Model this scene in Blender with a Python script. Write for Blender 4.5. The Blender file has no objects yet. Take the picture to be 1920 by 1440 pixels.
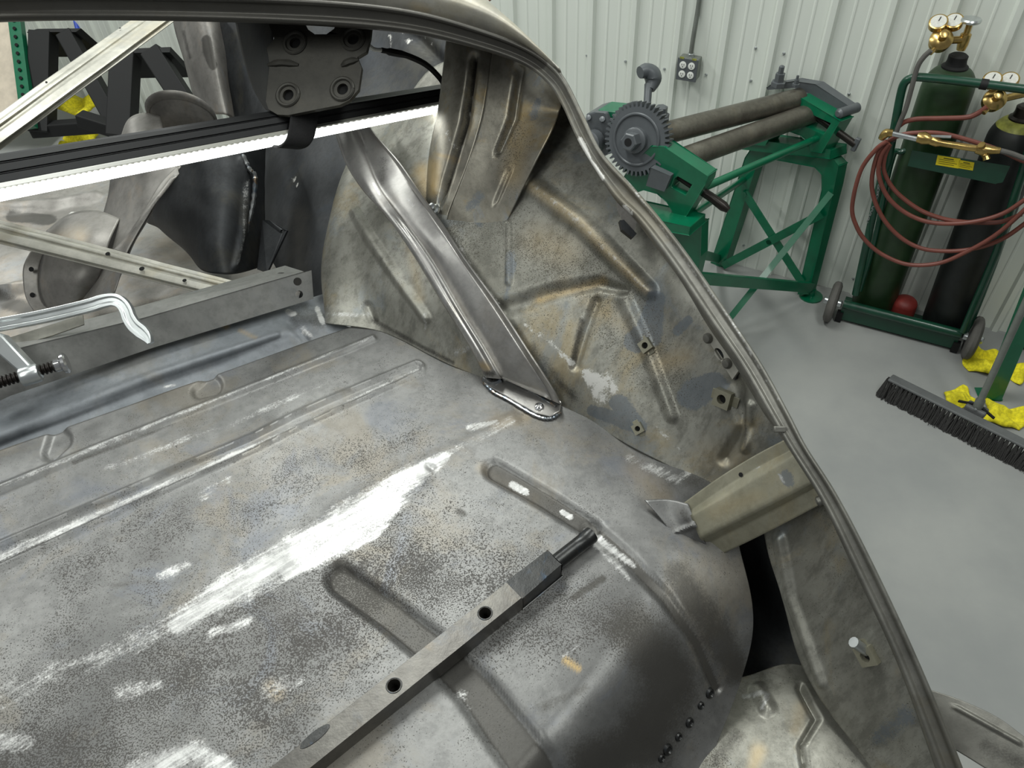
import bpy, math, random
import numpy as np
from mathutils import Vector, Matrix
from mathutils.geometry import tessellate_polygon
random.seed(4); rng = np.random.default_rng(7)
scn = bpy.context.scene; col = scn.collection
V = lambda *a: np.array(a, float)
nrm = lambda v: np.asarray(v, float) / max(1e-12, np.linalg.norm(v))

# ------------------------------------------------------------------ camera
FPX = 1400.0                                   # focal length in pixels of the 1920 wide frame
CAM = V(0, 0, 2.5)
_u = nrm(V(-80, -1430, -1400))
FW = V(0, math.sqrt(1 - _u[2] ** 2), _u[2])
_b = -(_u[0] * FW[2]) / FW[1]
RT = V(math.sqrt(1 - _u[0] ** 2 - _b * _b), _b, _u[0])
DN = np.cross(FW, RT)
cd = bpy.data.cameras.new('camera'); cam = bpy.data.objects.new('camera', cd); col.objects.link(cam)
cd.sensor_width = 36.0; cd.lens = 36.0 * FPX / 1920; cd.clip_start = 0.01; cd.clip_end = 60
cam.matrix_world = Matrix(((RT[0], -DN[0], -FW[0], CAM[0]), (RT[1], -DN[1], -FW[1], CAM[1]),
                           (RT[2], -DN[2], -FW[2], CAM[2]), (0, 0, 0, 1)))
scn.camera = cam

# ------------------------------------------------------------------ light
w = bpy.data.worlds.new('shop_air'); scn.world = w; w.use_nodes = True
w.node_tree.nodes['Background'].inputs[0].default_value = (0.93, 0.97, 1.0, 1)
w.node_tree.nodes['Background'].inputs[1].default_value = 0.09
def area(name, loc, tgt, sx, sy, power, colr=(0.97, 1.0, 0.96)):
    l = bpy.data.lights.new(name, 'AREA'); l.shape = 'RECTANGLE'; l.size = sx; l.size_y = sy; l.energy = power; l.color = colr
    o = bpy.data.objects.new(name, l); col.objects.link(o); o.location = loc
    o.rotation_euler = (Vector(tgt) - Vector(loc)).to_track_quat('-Z', 'Y').to_euler()
area('ceiling_strip_light', (-0.7, 2.9, 4.9), (-0.7, 2.9, 0), 0.5, 2.6, 68)
area('ceiling_strip_light', (-1.6, -1.0, 4.9), (-1.6, -1.0, 0), 0.5, 2.6, 30)
area('ceiling_strip_light', (1.6, 0.3, 4.9), (1.6, 0.3, 0), 0.5, 2.6, 40)
area('ceiling_strip_light', (-4.2, 3.6, 4.9), (-4.2, 3.6, 0), 0.5, 2.6, 90)
vs = scn.view_settings; vs.view_transform = 'Standard'; vs.look = 'None'; vs.gamma = 1; vs.use_curve_mapping = False
vs.exposure = 0.82

# ------------------------------------------------------------------ geometry helpers
def ray(x, y): return (x - 960) / FPX * RT + (y - 720) / FPX * DN + FW
def P(x, y, d): return CAM + d * ray(x, y)
def onz(x, y, z):
    v = ray(x, y); return CAM + v * ((z - CAM[2]) / v[2])
def onpl(x, y, p0, n):
    v = ray(x, y); return CAM + v * (np.dot(p0 - CAM, n) / np.dot(v, n))
def proj(p):
    q = np.asarray(p) - CAM; z = q @ FW
    return np.stack([960 + FPX * (q @ RT) / z, 720 + FPX * (q @ DN) / z, z], -1)

ORG = {}
def tag(o, label=None, cat=None, group=None, kind=None):
    if label: o['label'] = label
    if cat: o['category'] = cat
    if group: o['group'] = group
    if kind: o['kind'] = kind
    return o
def thing(name, loc, label, cat, group=None):
    o = bpy.data.objects.new(name, None); o.empty_display_size = 0.05; col.objects.link(o)
    o.location = loc; ORG[o] = V(*loc); return tag(o, label, cat, group)
def make(name, verts, faces, mat, parent=None, smooth=True, solid=0, bevel=0, label=None, kind=None, attrs=None, sharp=35):
    verts = np.asarray(verts, float).reshape(-1, 3)
    lo, hi = verts.min(0), verts.max(0); org = V((lo[0] + hi[0]) / 2, (lo[1] + hi[1]) / 2, lo[2])
    me = bpy.data.meshes.new(name); me.from_pydata((verts - org).tolist(), [], [list(map(int, f)) for f in faces]); me.validate()
    me.materials.append(mat)
    if smooth:
        me.shade_smooth()
        if sharp: me.set_sharp_from_angle(angle=math.radians(sharp))
    if attrs:
        for k, a in attrs.items():
            at = me.attributes.new(k, 'FLOAT', 'POINT'); at.data.foreach_set('value', np.asarray(a, np.float32))
    o = bpy.data.objects.new(name, me); col.objects.link(o); ORG[o] = org
    if parent is not None:
        o.parent = parent; o.location = org - ORG[parent]
    else: o.location = org
    if solid:
        m = o.modifiers.new('s', 'SOLIDIFY'); m.thickness = solid; m.offset = 0
    if bevel:
        m = o.modifiers.new('b', 'BEVEL'); m.width = bevel; m.segments = 2; m.limit_method = 'ANGLE'; m.angle_limit = math.radians(40)
    if label: o['label'] = label
    if kind: o['kind'] = kind
    return o
class MB:
    def __init__(s): s.v = []; s.f = []
    def add(s, v, f):
        n = len(s.v); s.v += [np.asarray(p, float) for p in v]; s.f += [[i + n for i in q] for q in f]; return s
    def build(s, name, mat, parent=None, **k): return make(name, s.v, s.f, mat, parent, **k)
    def box(s, c, a, b, cc):
        c, a, b, cc = map(np.asarray, (c, a, b, cc)); v = []
        for i in (-1, 1):
            for j in (-1, 1):
                for k in (-1, 1): v.append(c + i * a / 2 + j * b / 2 + k * cc / 2)
        f = [(0, 1, 3, 2), (4, 6, 7, 5), (0, 4, 5, 1), (2, 3, 7, 6), (0, 2, 6, 4), (1, 5, 7, 3)]
        if np.dot(np.cross(a, b), cc) < 0: f = [q[::-1] for q in f]
        return s.add(v, f)
    def bar(s, p0, p1, wd, th, side=None):
        p0, p1 = np.asarray(p0), np.asarray(p1); t = nrm(p1 - p0)
        side = V(0, 0, 1) if side is None else np.asarray(side)
        a = nrm(side - t * np.dot(side, t)); b = np.cross(t, a)
        return s.box((p0 + p1) / 2, p1 - p0, a * wd, b * th)
    def tube(s, pts, r, n=10, cap=True):
        pts = [np.asarray(p, float) for p in pts]; m = len(pts)
        rr = r if hasattr(r, '__len__') else [r] * m
        T = [nrm(pts[min(i + 1, m - 1)] - pts[max(i - 1, 0)]) for i in range(m)]
        a = np.cross(T[0], V(0, 0, 1))
        if np.linalg.norm(a) < .1: a = np.cross(T[0], V(0, 1, 0))
        a = nrm(a); v = []
        for i in range(m):
            a = nrm(a - T[i] * np.dot(a, T[i])); b = np.cross(T[i], a)
            for k in range(n):
                q = 2 * math.pi * k / n; v.append(pts[i] + rr[i] * (a * math.cos(q) + b * math.sin(q)))
        f = []
        for i in range(m - 1):
            for k in range(n):
                k2 = (k + 1) % n; f.append((i * n + k, i * n + k2, (i + 1) * n + k2, (i + 1) * n + k))
        if cap: f += [tuple(range(n))[::-1], tuple((m - 1) * n + k for k in range(n))]
        return s.add(v, f)
    def lathe(s, p0, ax, prof, n=24):
        ax = nrm(ax); return s.tube([p0 + ax * h for r, h in prof], [max(r, 1e-4) for r, h in prof], n) if False else s._lathe(p0, ax, prof, n)
    def _lathe(s, p0, ax, prof, n):
        a = np.cross(ax, V(0, 0, 1))
        if np.linalg.norm(a) < .1: a = np.cross(ax, V(0, 1, 0))
        a = nrm(a); b = np.cross(ax, a); v = []; f = []; m = len(prof)
        for r, h in prof:
            for k in range(n):
                q = 2 * math.pi * k / n; v.append(p0 + ax * h + max(r, 1e-5) * (a * math.cos(q) + b * math.sin(q)))
        for i in range(m - 1):
            for k in range(n):
                k2 = (k + 1) % n; f.append((i * n + k, i * n + k2, (i + 1) * n + k2, (i + 1) * n + k))
        f += [tuple(range(n))[::-1], tuple((m - 1) * n + k for k in range(n))]
        return s.add(v, f)
    def prism(s, outer, ext, holes=()):
        loops = [[np.asarray(p, float) for p in l] for l in [outer, *holes]]; ext = np.asarray(ext, float)
        flat = [p for l in loops for p in l]; n = len(flat)
        tri = tessellate_polygon([[Vector(p) for p in l] for l in loops])
        v = flat + [p + ext for p in flat]; f = []
        for t in tri:
            a, b, c = t
            if np.dot(np.cross(flat[b] - flat[a], flat[c] - flat[a]), ext) > 0: a, b, c = a, c, b
            f += [(a, b, c), (c + n, b + n, a + n)]
        o = 0
        for l in loops:
            m = len(l)
            for i in range(m): f.append((o + i, o + (i + 1) % m, o + (i + 1) % m + n, o + i + n))
            o += m
        mb0 = len(s.v); s.add(v, f); return s
    def fix(s): return s
def circ(c, a, b, r, n=16, r2=None): return [np.asarray(c) + r * math.cos(2 * math.pi * i / n) * a + (r2 or r) * math.sin(2 * math.pi * i / n) * b for i in range(n)]
def cr(pts, n):                                   # Catmull-Rom through pts, n samples
    p = np.asarray(pts, float); m = len(p)
    if m == 2: return p[0] + np.linspace(0, 1, n)[:, None] * (p[1] - p[0])
    e = np.concatenate([[2 * p[0] - p[1]], p, [2 * p[-1] - p[-2]]]); t = np.linspace(0, m - 1 - 1e-9, n)
    i = t.astype(int); u = (t - i).reshape((-1,) + (1,) * (p.ndim - 1))
    a, b, c, d = e[i], e[i + 1], e[i + 2], e[i + 3]
    return .5 * (2 * b + (c - a) * u + (2 * a - 5 * b + 4 * c - d) * u ** 2 + (3 * b - a - 3 * c + d) * u ** 3)
def lin(pts, n):
    p = np.asarray(pts, float); t = np.linspace(0, len(p) - 1 - 1e-9, n); i = t.astype(int); u = (t - i).reshape((-1,) + (1,) * (p.ndim - 1))
    return p[i] * (1 - u) + p[i + 1] * u
def pl(pts, n=0):                                 # [(x,y,d)...] -> world
    q = [P(*p) for p in pts]; return cr(q, n) if n else q
def sdist(XY, pts):
    """distance to a polyline [(x,y,halfwidth)], local half width and share of its length"""
    p = np.asarray(pts, float); best = np.full(XY.shape[0], 1e9); wd = np.ones(XY.shape[0]); al = np.zeros(XY.shape[0]); m = len(p) - 1
    for i in range(m):
        a, b = p[i, :2], p[i + 1, :2]; ab = b - a; t = np.clip(((XY - a) @ ab) / max(1e-9, ab @ ab), 0, 1)
        d = np.hypot(*(XY - a - t[:, None] * ab).T); k = d < best
        best[k] = d[k]; wd[k] = (p[i, 2] + t * (p[i + 1, 2] - p[i, 2]))[k]; al[k] = (i + t[k]) / m
    return best, wd, al
sm = lambda x: np.clip(x, 0, 1) ** 2 * (3 - 2 * np.clip(x, 0, 1))
class Surf: pass
def sheet(name, grid, mat, parent, feats=(), marks=None, thick=.0016, label=None, rough=0, kind=None, sharp=60):
    """grid: dense (nr,nc,3) world points. feats: (polyline px, height m, profile). marks: {attr:[(polyline, strength, softness)]}"""
    nr, nc, _ = grid.shape; G = grid.reshape(-1, 3); s = Surf()
    pj = proj(G); XY = pj[:, :2]
    du = np.gradient(grid, axis=1); dv = np.gradient(grid, axis=0)
    Nn = np.cross(du, dv).reshape(-1, 3); Nn /= np.maximum(1e-12, np.linalg.norm(Nn, axis=1))[:, None]
    mid = (nr // 2) * nc + nc // 2
    flip = np.dot(Nn[mid], CAM - G[mid]) < 0
    if flip: Nn = -Nn
    H = np.zeros(len(G))
    for pts, h, prof in feats:
        d, wd, al = sdist(XY, pts); x = d / wd
        if prof == 'round': H += h * sm(1.0 - x)
        elif prof == 'flat': H += h * sm((1.25 - x) / .5)
        elif prof == 'rim': H += h * (np.exp(-((x - 1) / .28) ** 2) - .5 * sm((1.0 - x) * 2))
        elif prof == 'step': H += h * sm((1 - x))
    if rough:
        for sc, amp in ((5, 1), (13, .45)):
            ph = rng.uniform(0, 6, 6); k = rng.normal(0, sc * 3, (6, 3))
            H += rough * amp * sum(np.sin(G @ k[i] + ph[i]) for i in range(6)) / 3
    G = G + Nn * H[:, None]
    at = {}
    for k, l in (marks or {}).items():
        a = np.zeros(len(G))
        for pts, st, soft in l:
            d, wd, al = sdist(XY, pts); m = st * sm((1 - d / wd) / soft + .0) if soft else st * (d < wd)
            a = np.where(np.abs(m) > np.abs(a), m, a) if st >= 0 else a + m
        at[k] = a
    idx = np.arange(nr * nc).reshape(nr, nc)
    F = np.stack([idx[:-1, :-1], idx[:-1, 1:], idx[1:, 1:], idx[1:, :-1]], -1).reshape(-1, 4)
    if flip: F = F[:, ::-1]
    s.o = make(name, G, F, mat, parent, solid=thick, label=label, attrs=at, kind=kind, sharp=sharp)
    s.p = proj(G); s.n = Nn; s.G = G
    return s
def patch(ctrl, nr, nc, lu=False, lv=False, left=0):
    g = np.array([[P(*c) for c in r] for r in ctrl])
    if left: g = np.concatenate([(g[:, :1] + (g[:, :1] - g[:, 1:2]) * left), g], 1)     # the sheet goes on past the frame
    g = (lin if lv else cr)(g, nr); g = np.swapaxes(g, 0, 1); g = (lin if lu else cr)(g, nc); return np.swapaxes(g, 0, 1)
def at(s, x, y, off=0):
    i = np.argmin((s.p[:, 0] - x) ** 2 + (s.p[:, 1] - y) ** 2); return P(x, y, s.p[i, 2] - off), s.n[i]

# ------------------------------------------------------------------ materials
class NT:
    def __init__(s, name):
        s.m = bpy.data.materials.new(name); s.m.use_nodes = True; s.t = s.m.node_tree; s.b = s.t.nodes['Principled BSDF']
    def n(s, typ, **kw):
        x = s.t.nodes.new('ShaderNode' + typ)
        for k, v in kw.items():
            if k.startswith('_'): setattr(x, k[1:], v)
            else: s.put(x.inputs[int(k[1:])] if k[0] == 'i' and k[1:].isdigit() else x.inputs[k], v)
        return x
    def put(s, sock, v):
        if isinstance(v, bpy.types.NodeSocket): s.t.links.new(v, sock)
        elif isinstance(v, tuple) and len(v) == 3 and sock.type == 'RGBA': sock.default_value = (*v, 1)
        else: sock.default_value = v
    def noise(s, co, sc, det=4, ro=.6, dist=0): return s.n('TexNoise', Vector=co, Scale=sc, Detail=det, Roughness=ro, Distortion=dist).outputs['Fac']
    def ramp(s, v, a, b): 
        x = s.n('MapRange', Value=v, _interpolation_type='SMOOTHSTEP'); x.inputs[1].default_value = a; x.inputs[2].default_value = b; return x.outputs[0]
    def math(s, op, a, b=0.0, c=0.0): 
        x = s.n('Math', _operation=op, i0=a, i1=b); s.put(x.inputs[2], c); return x.outputs[0]
    def mix(s, f, a, b):
        x = s.n('Mix', _data_type='RGBA'); s.put(x.inputs[0], f); s.put(x.inputs[6], a); s.put(x.inputs[7], b); return x.outputs[2]
    def attr(s, k): return s.n('Attribute', _attribute_name=k).outputs['Fac']
    def co(s, scale=None):
        c = s.n('TexCoord').outputs['Object']
        return s.n('Mapping', Vector=c, Scale=scale).outputs[0] if scale else c
    def set(s, **k):
        for a, v in k.items(): s.put(s.b.inputs[a.replace('_', ' ')], v)
        return s
    def bump(s, h, st, dist=.002):
        s.put(s.b.inputs['Normal'], s.n('Bump', Height=h, Strength=st, Distance=dist).outputs[0])
def rgb(r, g, b): return tuple(((c / 255) / 12.92 if c / 255 < .04045 else ((c / 255 + .055) / 1.055) ** 2.4) for c in (r, g, b))
def plain(name, c, rough=.5, metal=0, var=.12, sc=14, bump=0, coat=0):
    t = NT(name); co = t.co(); f = t.ramp(t.noise(co, sc, 5), .3, .7)
    t.set(Base_Color=t.mix(f, tuple(x * (1 - var) for x in c), tuple(min(1, x * (1 + var)) for x in c)), Roughness=rough, Metallic=metal)
    if coat: t.set(Coat_Weight=coat)
    if bump: t.bump(t.noise(co, sc * 8, 3), bump)
    return t.m
def steel(name, dark, light, tint=None, tint2=None, tamt=.0, spk=.0, spkc=rgb(58, 55, 52), metal=.75, r0=.34, r1=.55, nsc=7, streak=None,
          bright=rgb(204, 204, 202), stain_and_shade=rgb(66, 64, 60), bump=.12, tsc=6, fine=.35):
    t = NT(name); co = t.co(); cs = t.co(streak) if streak else co
    lowf = t.noise(co, nsc, 6, .62, .3); base = t.mix(t.ramp(lowf, .3, .7), dark, light)
    fn = t.noise(cs, 60, 6, .75); base = t.mix(t.math('MULTIPLY', t.ramp(fn, .42, .66), fine), base, tuple(x * .62 for x in dark))
    if tint: base = t.mix(t.math('MULTIPLY', t.ramp(t.noise(co, tsc, 7, .68, .5), .5, .64), tamt), base, tint)
    if tint2: base = t.mix(t.math('MULTIPLY', t.ramp(t.noise(co, tsc * 1.3, 7, .66, .8), .54, .66), tamt * .9), base, tint2)
    base = t.mix(t.attr('y'), base, rgb(196, 164, 98))
    gr = t.math('SUBTRACT', t.noise(co, 520, 3, .6), .5)                 # fine grain that dithers every worn edge
    md = t.math('SUBTRACT', t.noise(co, 42, 7, .72, .4), .5)
    st = t.math('SUBTRACT', t.noise(t.n('Mapping', Vector=t.n('Mapping', Vector=co, Rotation=(0, 0, -.58)).outputs[0], Scale=(14, 150, 60)).outputs[0], 1.0, 5, .7), .5)
    def worn(k, a, b, gm=.8, mm=.9, sm_=.0):
        v = t.math('ADD', t.attr(k), t.math('MULTIPLY', md, mm)); v = t.math('ADD', v, t.math('MULTIPLY', gr, gm))
        if sm_: v = t.math('ADD', v, t.math('MULTIPLY', st, sm_))
        return t.math('MULTIPLY', t.ramp(v, a, b), t.ramp(t.attr(k), .02, .12))
    bl = worn('b', .34, .56, .6, .9)
    base = t.mix(t.math('MULTIPLY', bl, .7), base, rgb(112, 120, 128))
    # speckled pits: denser where the s attribute says so
    sp = t.math('ADD', t.noise(co, 640, 4, .6), t.math('MULTIPLY', t.math('SUBTRACT', t.noise(co, 20, 6, .72), .5), .42))
    sp = t.math('ADD', sp, t.math('MULTIPLY', t.math('ADD', t.attr('s'), spk - .5), .30))
    spm = t.ramp(sp, .50, .585)
    base = t.mix(t.math('MULTIPLY', spm, .82), base, spkc)
    kk = worn('k', .2, .7, .5, .6)  # k marks: stains, and in places painted shade
    base = t.mix(t.math('MULTIPLY', kk, .85), base, stain_and_shade)
    g = worn('g', .30, .78, .75, .9, .8)  # g marks: ground metal, and in places painted highlights
    base = t.mix(t.math('MULTIPLY', g, .92), base, t.mix(t.ramp(t.math('ADD', st, t.math('MULTIPLY', md, .7)), -.12, .16), tuple(x * .62 for x in bright), bright))
    wm = worn('w', .40, .66, .7, 1.7)
    base = t.mix(wm, base, rgb(206, 205, 200))
    rgh = t.math('ADD', t.math('MULTIPLY', lowf, r1 - r0), t.math('ADD', r0, t.math('MULTIPLY', spm, .15)))
    rgh = t.math('SUBTRACT', rgh, t.math('MULTIPLY', g, .06))
    t.set(Base_Color=base, Roughness=rgh, Metallic=t.math('SUBTRACT', metal, t.math('MULTIPLY', wm, metal * .6)))
    t.bump(t.math('ADD', t.noise(cs, 120, 5, .7), t.math('MULTIPLY', spm, -.4)), bump)
    return t.m
M = {}
M['floor_steel'] = steel('ground_speckled_steel', rgb(98, 98, 97), rgb(136, 136, 134), rgb(128, 119, 102), rgb(100, 106, 118), .4, spk=.10, metal=.6, nsc=6, r0=.32, r1=.6, tsc=7)
M['patina'] = steel('olive_patina_steel', rgb(130, 129, 120), rgb(172, 171, 162), rgb(164, 148, 112), rgb(136, 146, 154), .58, spk=.07, spkc=rgb(84, 80, 70), metal=.6, r0=.34, r1=.58, streak=(1, 1, .25), fine=.65)
M['patina_plate'] = steel('heat_tinted_plate_steel', rgb(130, 126, 115), rgb(170, 166, 153), rgb(160, 138, 92), rgb(136, 148, 160), .7, spk=-.02, spkc=rgb(80, 74, 60), metal=.65, r0=.3, r1=.5, fine=.5, tsc=9)
M['rail_steel'] = steel('dull_grey_rail_steel', rgb(104, 103, 97), rgb(136, 135, 128), rgb(120, 112, 92), None, .4, spk=-.1, metal=.6, r0=.36, r1=.55)
M['dark_steel'] = steel('dark_oxide_steel', rgb(40, 42, 44), rgb(66, 68, 70), rgb(92, 88, 74), rgb(56, 64, 74), .3, spk=-.15, metal=.5, r0=.45, r1=.65, streak=(2, 2, .4))
M['blue_steel'] = steel('blue_grey_mill_scale_steel', rgb(112, 117, 122), rgb(140, 144, 148), rgb(140, 130, 110), None, .25, spk=-.2, metal=.35, r0=.42, r1=.6)
M['channel'] = steel('grey_folded_channel_steel', rgb(122, 122, 119), rgb(150, 150, 146), rgb(110, 116, 122), None, .3, spk=-.25, metal=.35, r0=.42, r1=.6)
M['bright_steel'] = steel('brushed_bright_steel', rgb(160, 158, 155), rgb(190, 188, 184), rgb(150, 140, 124), None, .3, spk=-.3, metal=.8, r0=.24, r1=.42, fine=.3)
M['galv'] = steel('galvanised_steel', rgb(168, 166, 156), rgb(200, 198, 188), rgb(176, 166, 138), rgb(150, 150, 148), .4, spk=-.25, metal=.45, r0=.36, r1=.55, fine=.3)
M['pale_steel'] = steel('pale_blasted_steel', rgb(120, 117, 112), rgb(150, 147, 142), rgb(150, 134, 114), rgb(140, 146, 152), .4, spk=-.2, metal=.45, r0=.4, r1=.55)
M['gusset'] = steel('tan_oxide_gusset_steel', rgb(140, 137, 118), rgb(166, 163, 146), rgb(160, 144, 104), rgb(136, 138, 134), .45, spk=-.25, metal=.45, r0=.4, r1=.58)
M['bar'] = steel('drawn_bar_steel', rgb(80, 78, 75), rgb(108, 106, 101), rgb(72, 78, 86), rgb(92, 82, 68), .35, spk=-.3, metal=.8, r0=.3, r1=.45, tsc=14)
M['burnt'] = steel('heat_blued_steel', rgb(44, 45, 46), rgb(70, 70, 68), rgb(54, 72, 92), rgb(100, 80, 54), .6, spk=-.3, metal=.8, r0=.28, r1=.42, tsc=22)
M['weld'] = steel('weld_metal', rgb(120, 122, 122), rgb(176, 178, 178), rgb(90, 110, 130), rgb(150, 116, 70), .7, spk=-.3, metal=.9, r0=.2, r1=.35, tsc=40)
M['zinc'] = plain('zinc_plated_steel', rgb(196, 200, 200), .28, .85, .1)
M['chrome'] = plain('shiny_screw_steel', rgb(205, 205, 205), .18, .95, .05)
M['black_al'] = plain('black_anodised_aluminium', rgb(34, 35, 36), .42, .3, .1)
M['strap'] = plain('black_woven_webbing', rgb(26, 26, 27), .9, 0, .3, 500, .5)
M['hole'] = plain('black_void', (.004, .004, .004), .9)
M['rubber'] = plain('grey_rubber_tyre', rgb(92, 90, 86), .75, 0, .15)
M['black'] = plain('black_steel_paint', rgb(9, 10, 11), .7)
M['thread'] = plain('oily_black_thread', rgb(40, 36, 33), .35, .6)
M['green'] = plain('bright_green_machine_enamel', rgb(0, 98, 66), .3, 0, .1, coat=.3)
M['dkgreen'] = plain('dark_green_cart_enamel', rgb(12, 62, 44), .32, 0, .12, coat=.3)
M['cyl_green'] = plain('worn_green_cylinder_paint', rgb(34, 58, 32), .42, 0, .25, 9)
M['cyl_dark'] = plain('blackened_cylinder_paint', rgb(24, 27, 26), .5, 0, .4, 12)
M['cyl_yellow'] = plain('chipped_olive_yellow_paint', rgb(140, 142, 62), .5, 0, .35, 30)
M['grey'] = plain('machine_grey_enamel', rgb(88, 92, 95), .38, .1, .08)
M['roll'] = steel('oiled_roller_steel', rgb(96, 92, 84), rgb(126, 122, 112), rgb(110, 100, 80), None, .3, spk=-.2, metal=.6, r0=.3, r1=.42)
M['brass'] = plain('brass', rgb(186, 158, 98), .25, .9, .2, 30)
M['hose'] = plain('red_brown_hose_rubber', rgb(112, 62, 52), .5, 0, .12)
M['white'] = plain('white_plastic', rgb(226, 228, 222), .4, 0, .03)
M['dial'] = plain('white_gauge_dial', rgb(205, 205, 198), .35, 0, .1, 90)
M['box'] = plain('cast_grey_box_metal', rgb(120, 124, 118), .45, .4)
M['label'] = plain('yellow_label', rgb(226, 206, 30), .5)
M['ink'] = plain('label_ink', rgb(70, 62, 20), .6)
M['red'] = plain('faded_red_cap_paint', rgb(140, 52, 46), .5, 0, .25)
M['cloth'] = plain('yellow_microfibre_cloth', rgb(226, 214, 40), .95, 0, .25, 60, .6)
M['bristle'] = plain('black_broom_bristle', rgb(44, 43, 42), .7, 0, .4, 200)
M['block'] = plain('grey_broom_block', rgb(92, 94, 94), .5)
M['blue'] = plain('blue_plastic', rgb(40, 70, 170), .5)
M['ply'] = plain('pale_plywood', rgb(202, 190, 172), .7, 0, .1)
t = NT('white_ribbed_wall_paint'); t.set(Base_Color=t.mix(t.noise(t.co(), 2), rgb(212, 217, 208), rgb(222, 227, 219)), Roughness=.42); M['wall'] = t.m
t = NT('grey_epoxy_floor'); co = t.co(); t.set(Base_Color=t.mix(t.ramp(t.noise(co, 1.6, 6), .3, .7), rgb(140, 142, 141), rgb(156, 157, 154)), Roughness=t.math('ADD', .28, t.math('MULTIPLY', t.noise(co, 5, 5), .14))); M['floor'] = t.m
t = NT('led_lens'); t.set(Base_Color=(.9, .9, .88), Emission_Color=(.97, 1, .97), Emission_Strength=2.8, Roughness=.3); M['led'] = t.m
t = NT('frosted_lens_edge'); t.set(Base_Color=rgb(150, 150, 142), Roughness=.3); M['lens'] = t.m

# ------------------------------------------------------------------ the shop: floor and ribbed wall
A0 = onz(1350, 488, 0); B0 = onz(1860, 616, 0); WT = nrm(A0 - B0); WN = V(WT[1], -WT[0], 0)   # along the wall, and into the wall
def wall_pt(a, z, out=0): return A0 + WT * a + V(0, 0, z) - WN * out
tag(MB().box(V(0, 4, -.05), V(24, 0, 0), V(0, 24, 0), V(0, 0, .1)).build('floor', M['floor'], smooth=False), 'smooth grey epoxy workshop floor', None, None, 'structure')
prof = []; a = -6.0; sp = .2225; ph = .165 % sp
k0 = int((-6 - ph) / sp)
for k in range(k0, k0 + 80):
    c = ph + k * sp
    prof += [(c - .022, 0), (c - .011, .02), (c + .011, .02), (c + .022, 0)]
    for m in (.36, .64): prof += [(c + sp * m - .008, 0), (c + sp * m - .003, .0028), (c + sp * m + .003, .0028), (c + sp * m + .008, 0)]
v = []; f = []
for a, o in prof: v += [wall_pt(a, 0, o), wall_pt(a, 5, o)]
for i in range(len(prof) - 1): f.append((2 * i, 2 * i + 2, 2 * i + 3, 2 * i + 1))
wl = make('wall_right', v, f, M['wall'], smooth=False, solid=.001); tag(wl, 'white ribbed sheet-metal workshop wall', None, None, 'structure')
scr = None
for x, y in [(1101, 104), (1173, 115), (1246, 129), (1324, 140), (1408, 151), (1592, 176), (1417, 90), (1470, 100), (1600, 522), (1395, 460)]:
    p = onpl(x, y, A0, WN)
    if scr is None:
        scr = MB().lathe(p, -WN, [(.007, 0), (.007, .003), (.005, .004), (.005, .008), (.002, .009)], 8).build('screw', M['zinc'], wl); s0 = p
    else:
        o = scr.copy(); col.objects.link(o); o.location = Vector(scr.location) + Vector(p - s0)

# ------------------------------------------------------------------ the car body
ZF = 1.80
car = thing('car_body', (0.0, .9, 1.5), 'stripped bare-steel car body with open trunk and ground welds', 'car')

# trunk floor
E1 = nrm(V(.84, .545, 0))
Bp = [(700, 598, 0), (790, 652, 0), (900, 699, 0), (1058, 764, 0), (1200, 836, 0), (1340, 903, 0), (1392, 1050, .02), (1412, 1170, .055), (1385, 1290, .09), (1330, 1430, .12), (1290, 1580, .14)]
edge = cr([onz(x, y, ZF - d) for x, y, d in Bp], 330)
Ls = cr([[.05], [.05], [.05], [.05], [.05], [.10], [.22], [.40], [.55], [.65], [.7]], 330)[:, 0]
na = 430; aa = np.linspace(0, 1, na) ** 1.25 * 1.5
e0 = nrm(onz(700, 598, ZF) - onz(0, 846, ZF)); kk_ = sm(np.arange(330) / 150.)[:, None]; EE = e0 * (1 - kk_) + E1 * kk_; EE /= np.linalg.norm(EE, axis=1)[:, None]
g = edge[:, None, :] - aa[None, :, None] * EE[:, None, :]
D = ZF - edge[:, 2]; wgt = 1 - sm(aa[None, :] / Ls[:, None])
g[:, :, 2] = ZF - D[:, None] * wgt
g = g[:, ::-1]
beadA = [(-900, 1466, 40), (-250, 1160, 24), (0, 1042, 19), (233, 938, 15), (475, 832, 13), (560, 788, 13), (690, 730, 12), (783, 690, 10)]
beadB = [(-900, 1318, 26), (-250, 1030, 14), (0, 919, 12), (187, 840, 10), (313, 790, 9), (500, 715, 8), (640, 660, 8), (700, 634, 7)]
bead1 = [(928, 884, 19), (1020, 935, 18), (1108, 990, 18)]
seam = [(1108, 990, 16), (1180, 1050, 14), (1250, 1122, 12), (1310, 1210, 11), (1345, 1290, 10)]
bead2 = [(640, 1088, 28), (730, 1150, 31), (820, 1222, 34), (890, 1292, 38), (940, 1360, 42), (1000, 1440, 46), (1040, 1520, 48)]
ridge = [(-250, 965, 70), (0, 866, 60), (200, 790, 50), (400, 716, 42), (570, 650, 34), (690, 604, 28)]
feats = [(beadA, .0035, 'rim'), (beadB, .0050, 'round'), (bead1, -.0055, 'flat'), (seam, -.003, 'flat'), (bead2, -.0065, 'flat'),
         ([(112, 824, 22), (96, 850, 14)], -.006, 'flat'), ([(396, 722, 20), (372, 735, 12)], -.006, 'flat'),
         ([(560, 1045, 70), (770, 900, 50)], .003, 'round'), ([(800, 870, 26), (960, 790, 22)], .0018, 'round'), ([(806, 878, 9), (812, 880, 9)], -.003, 'round')]
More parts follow.
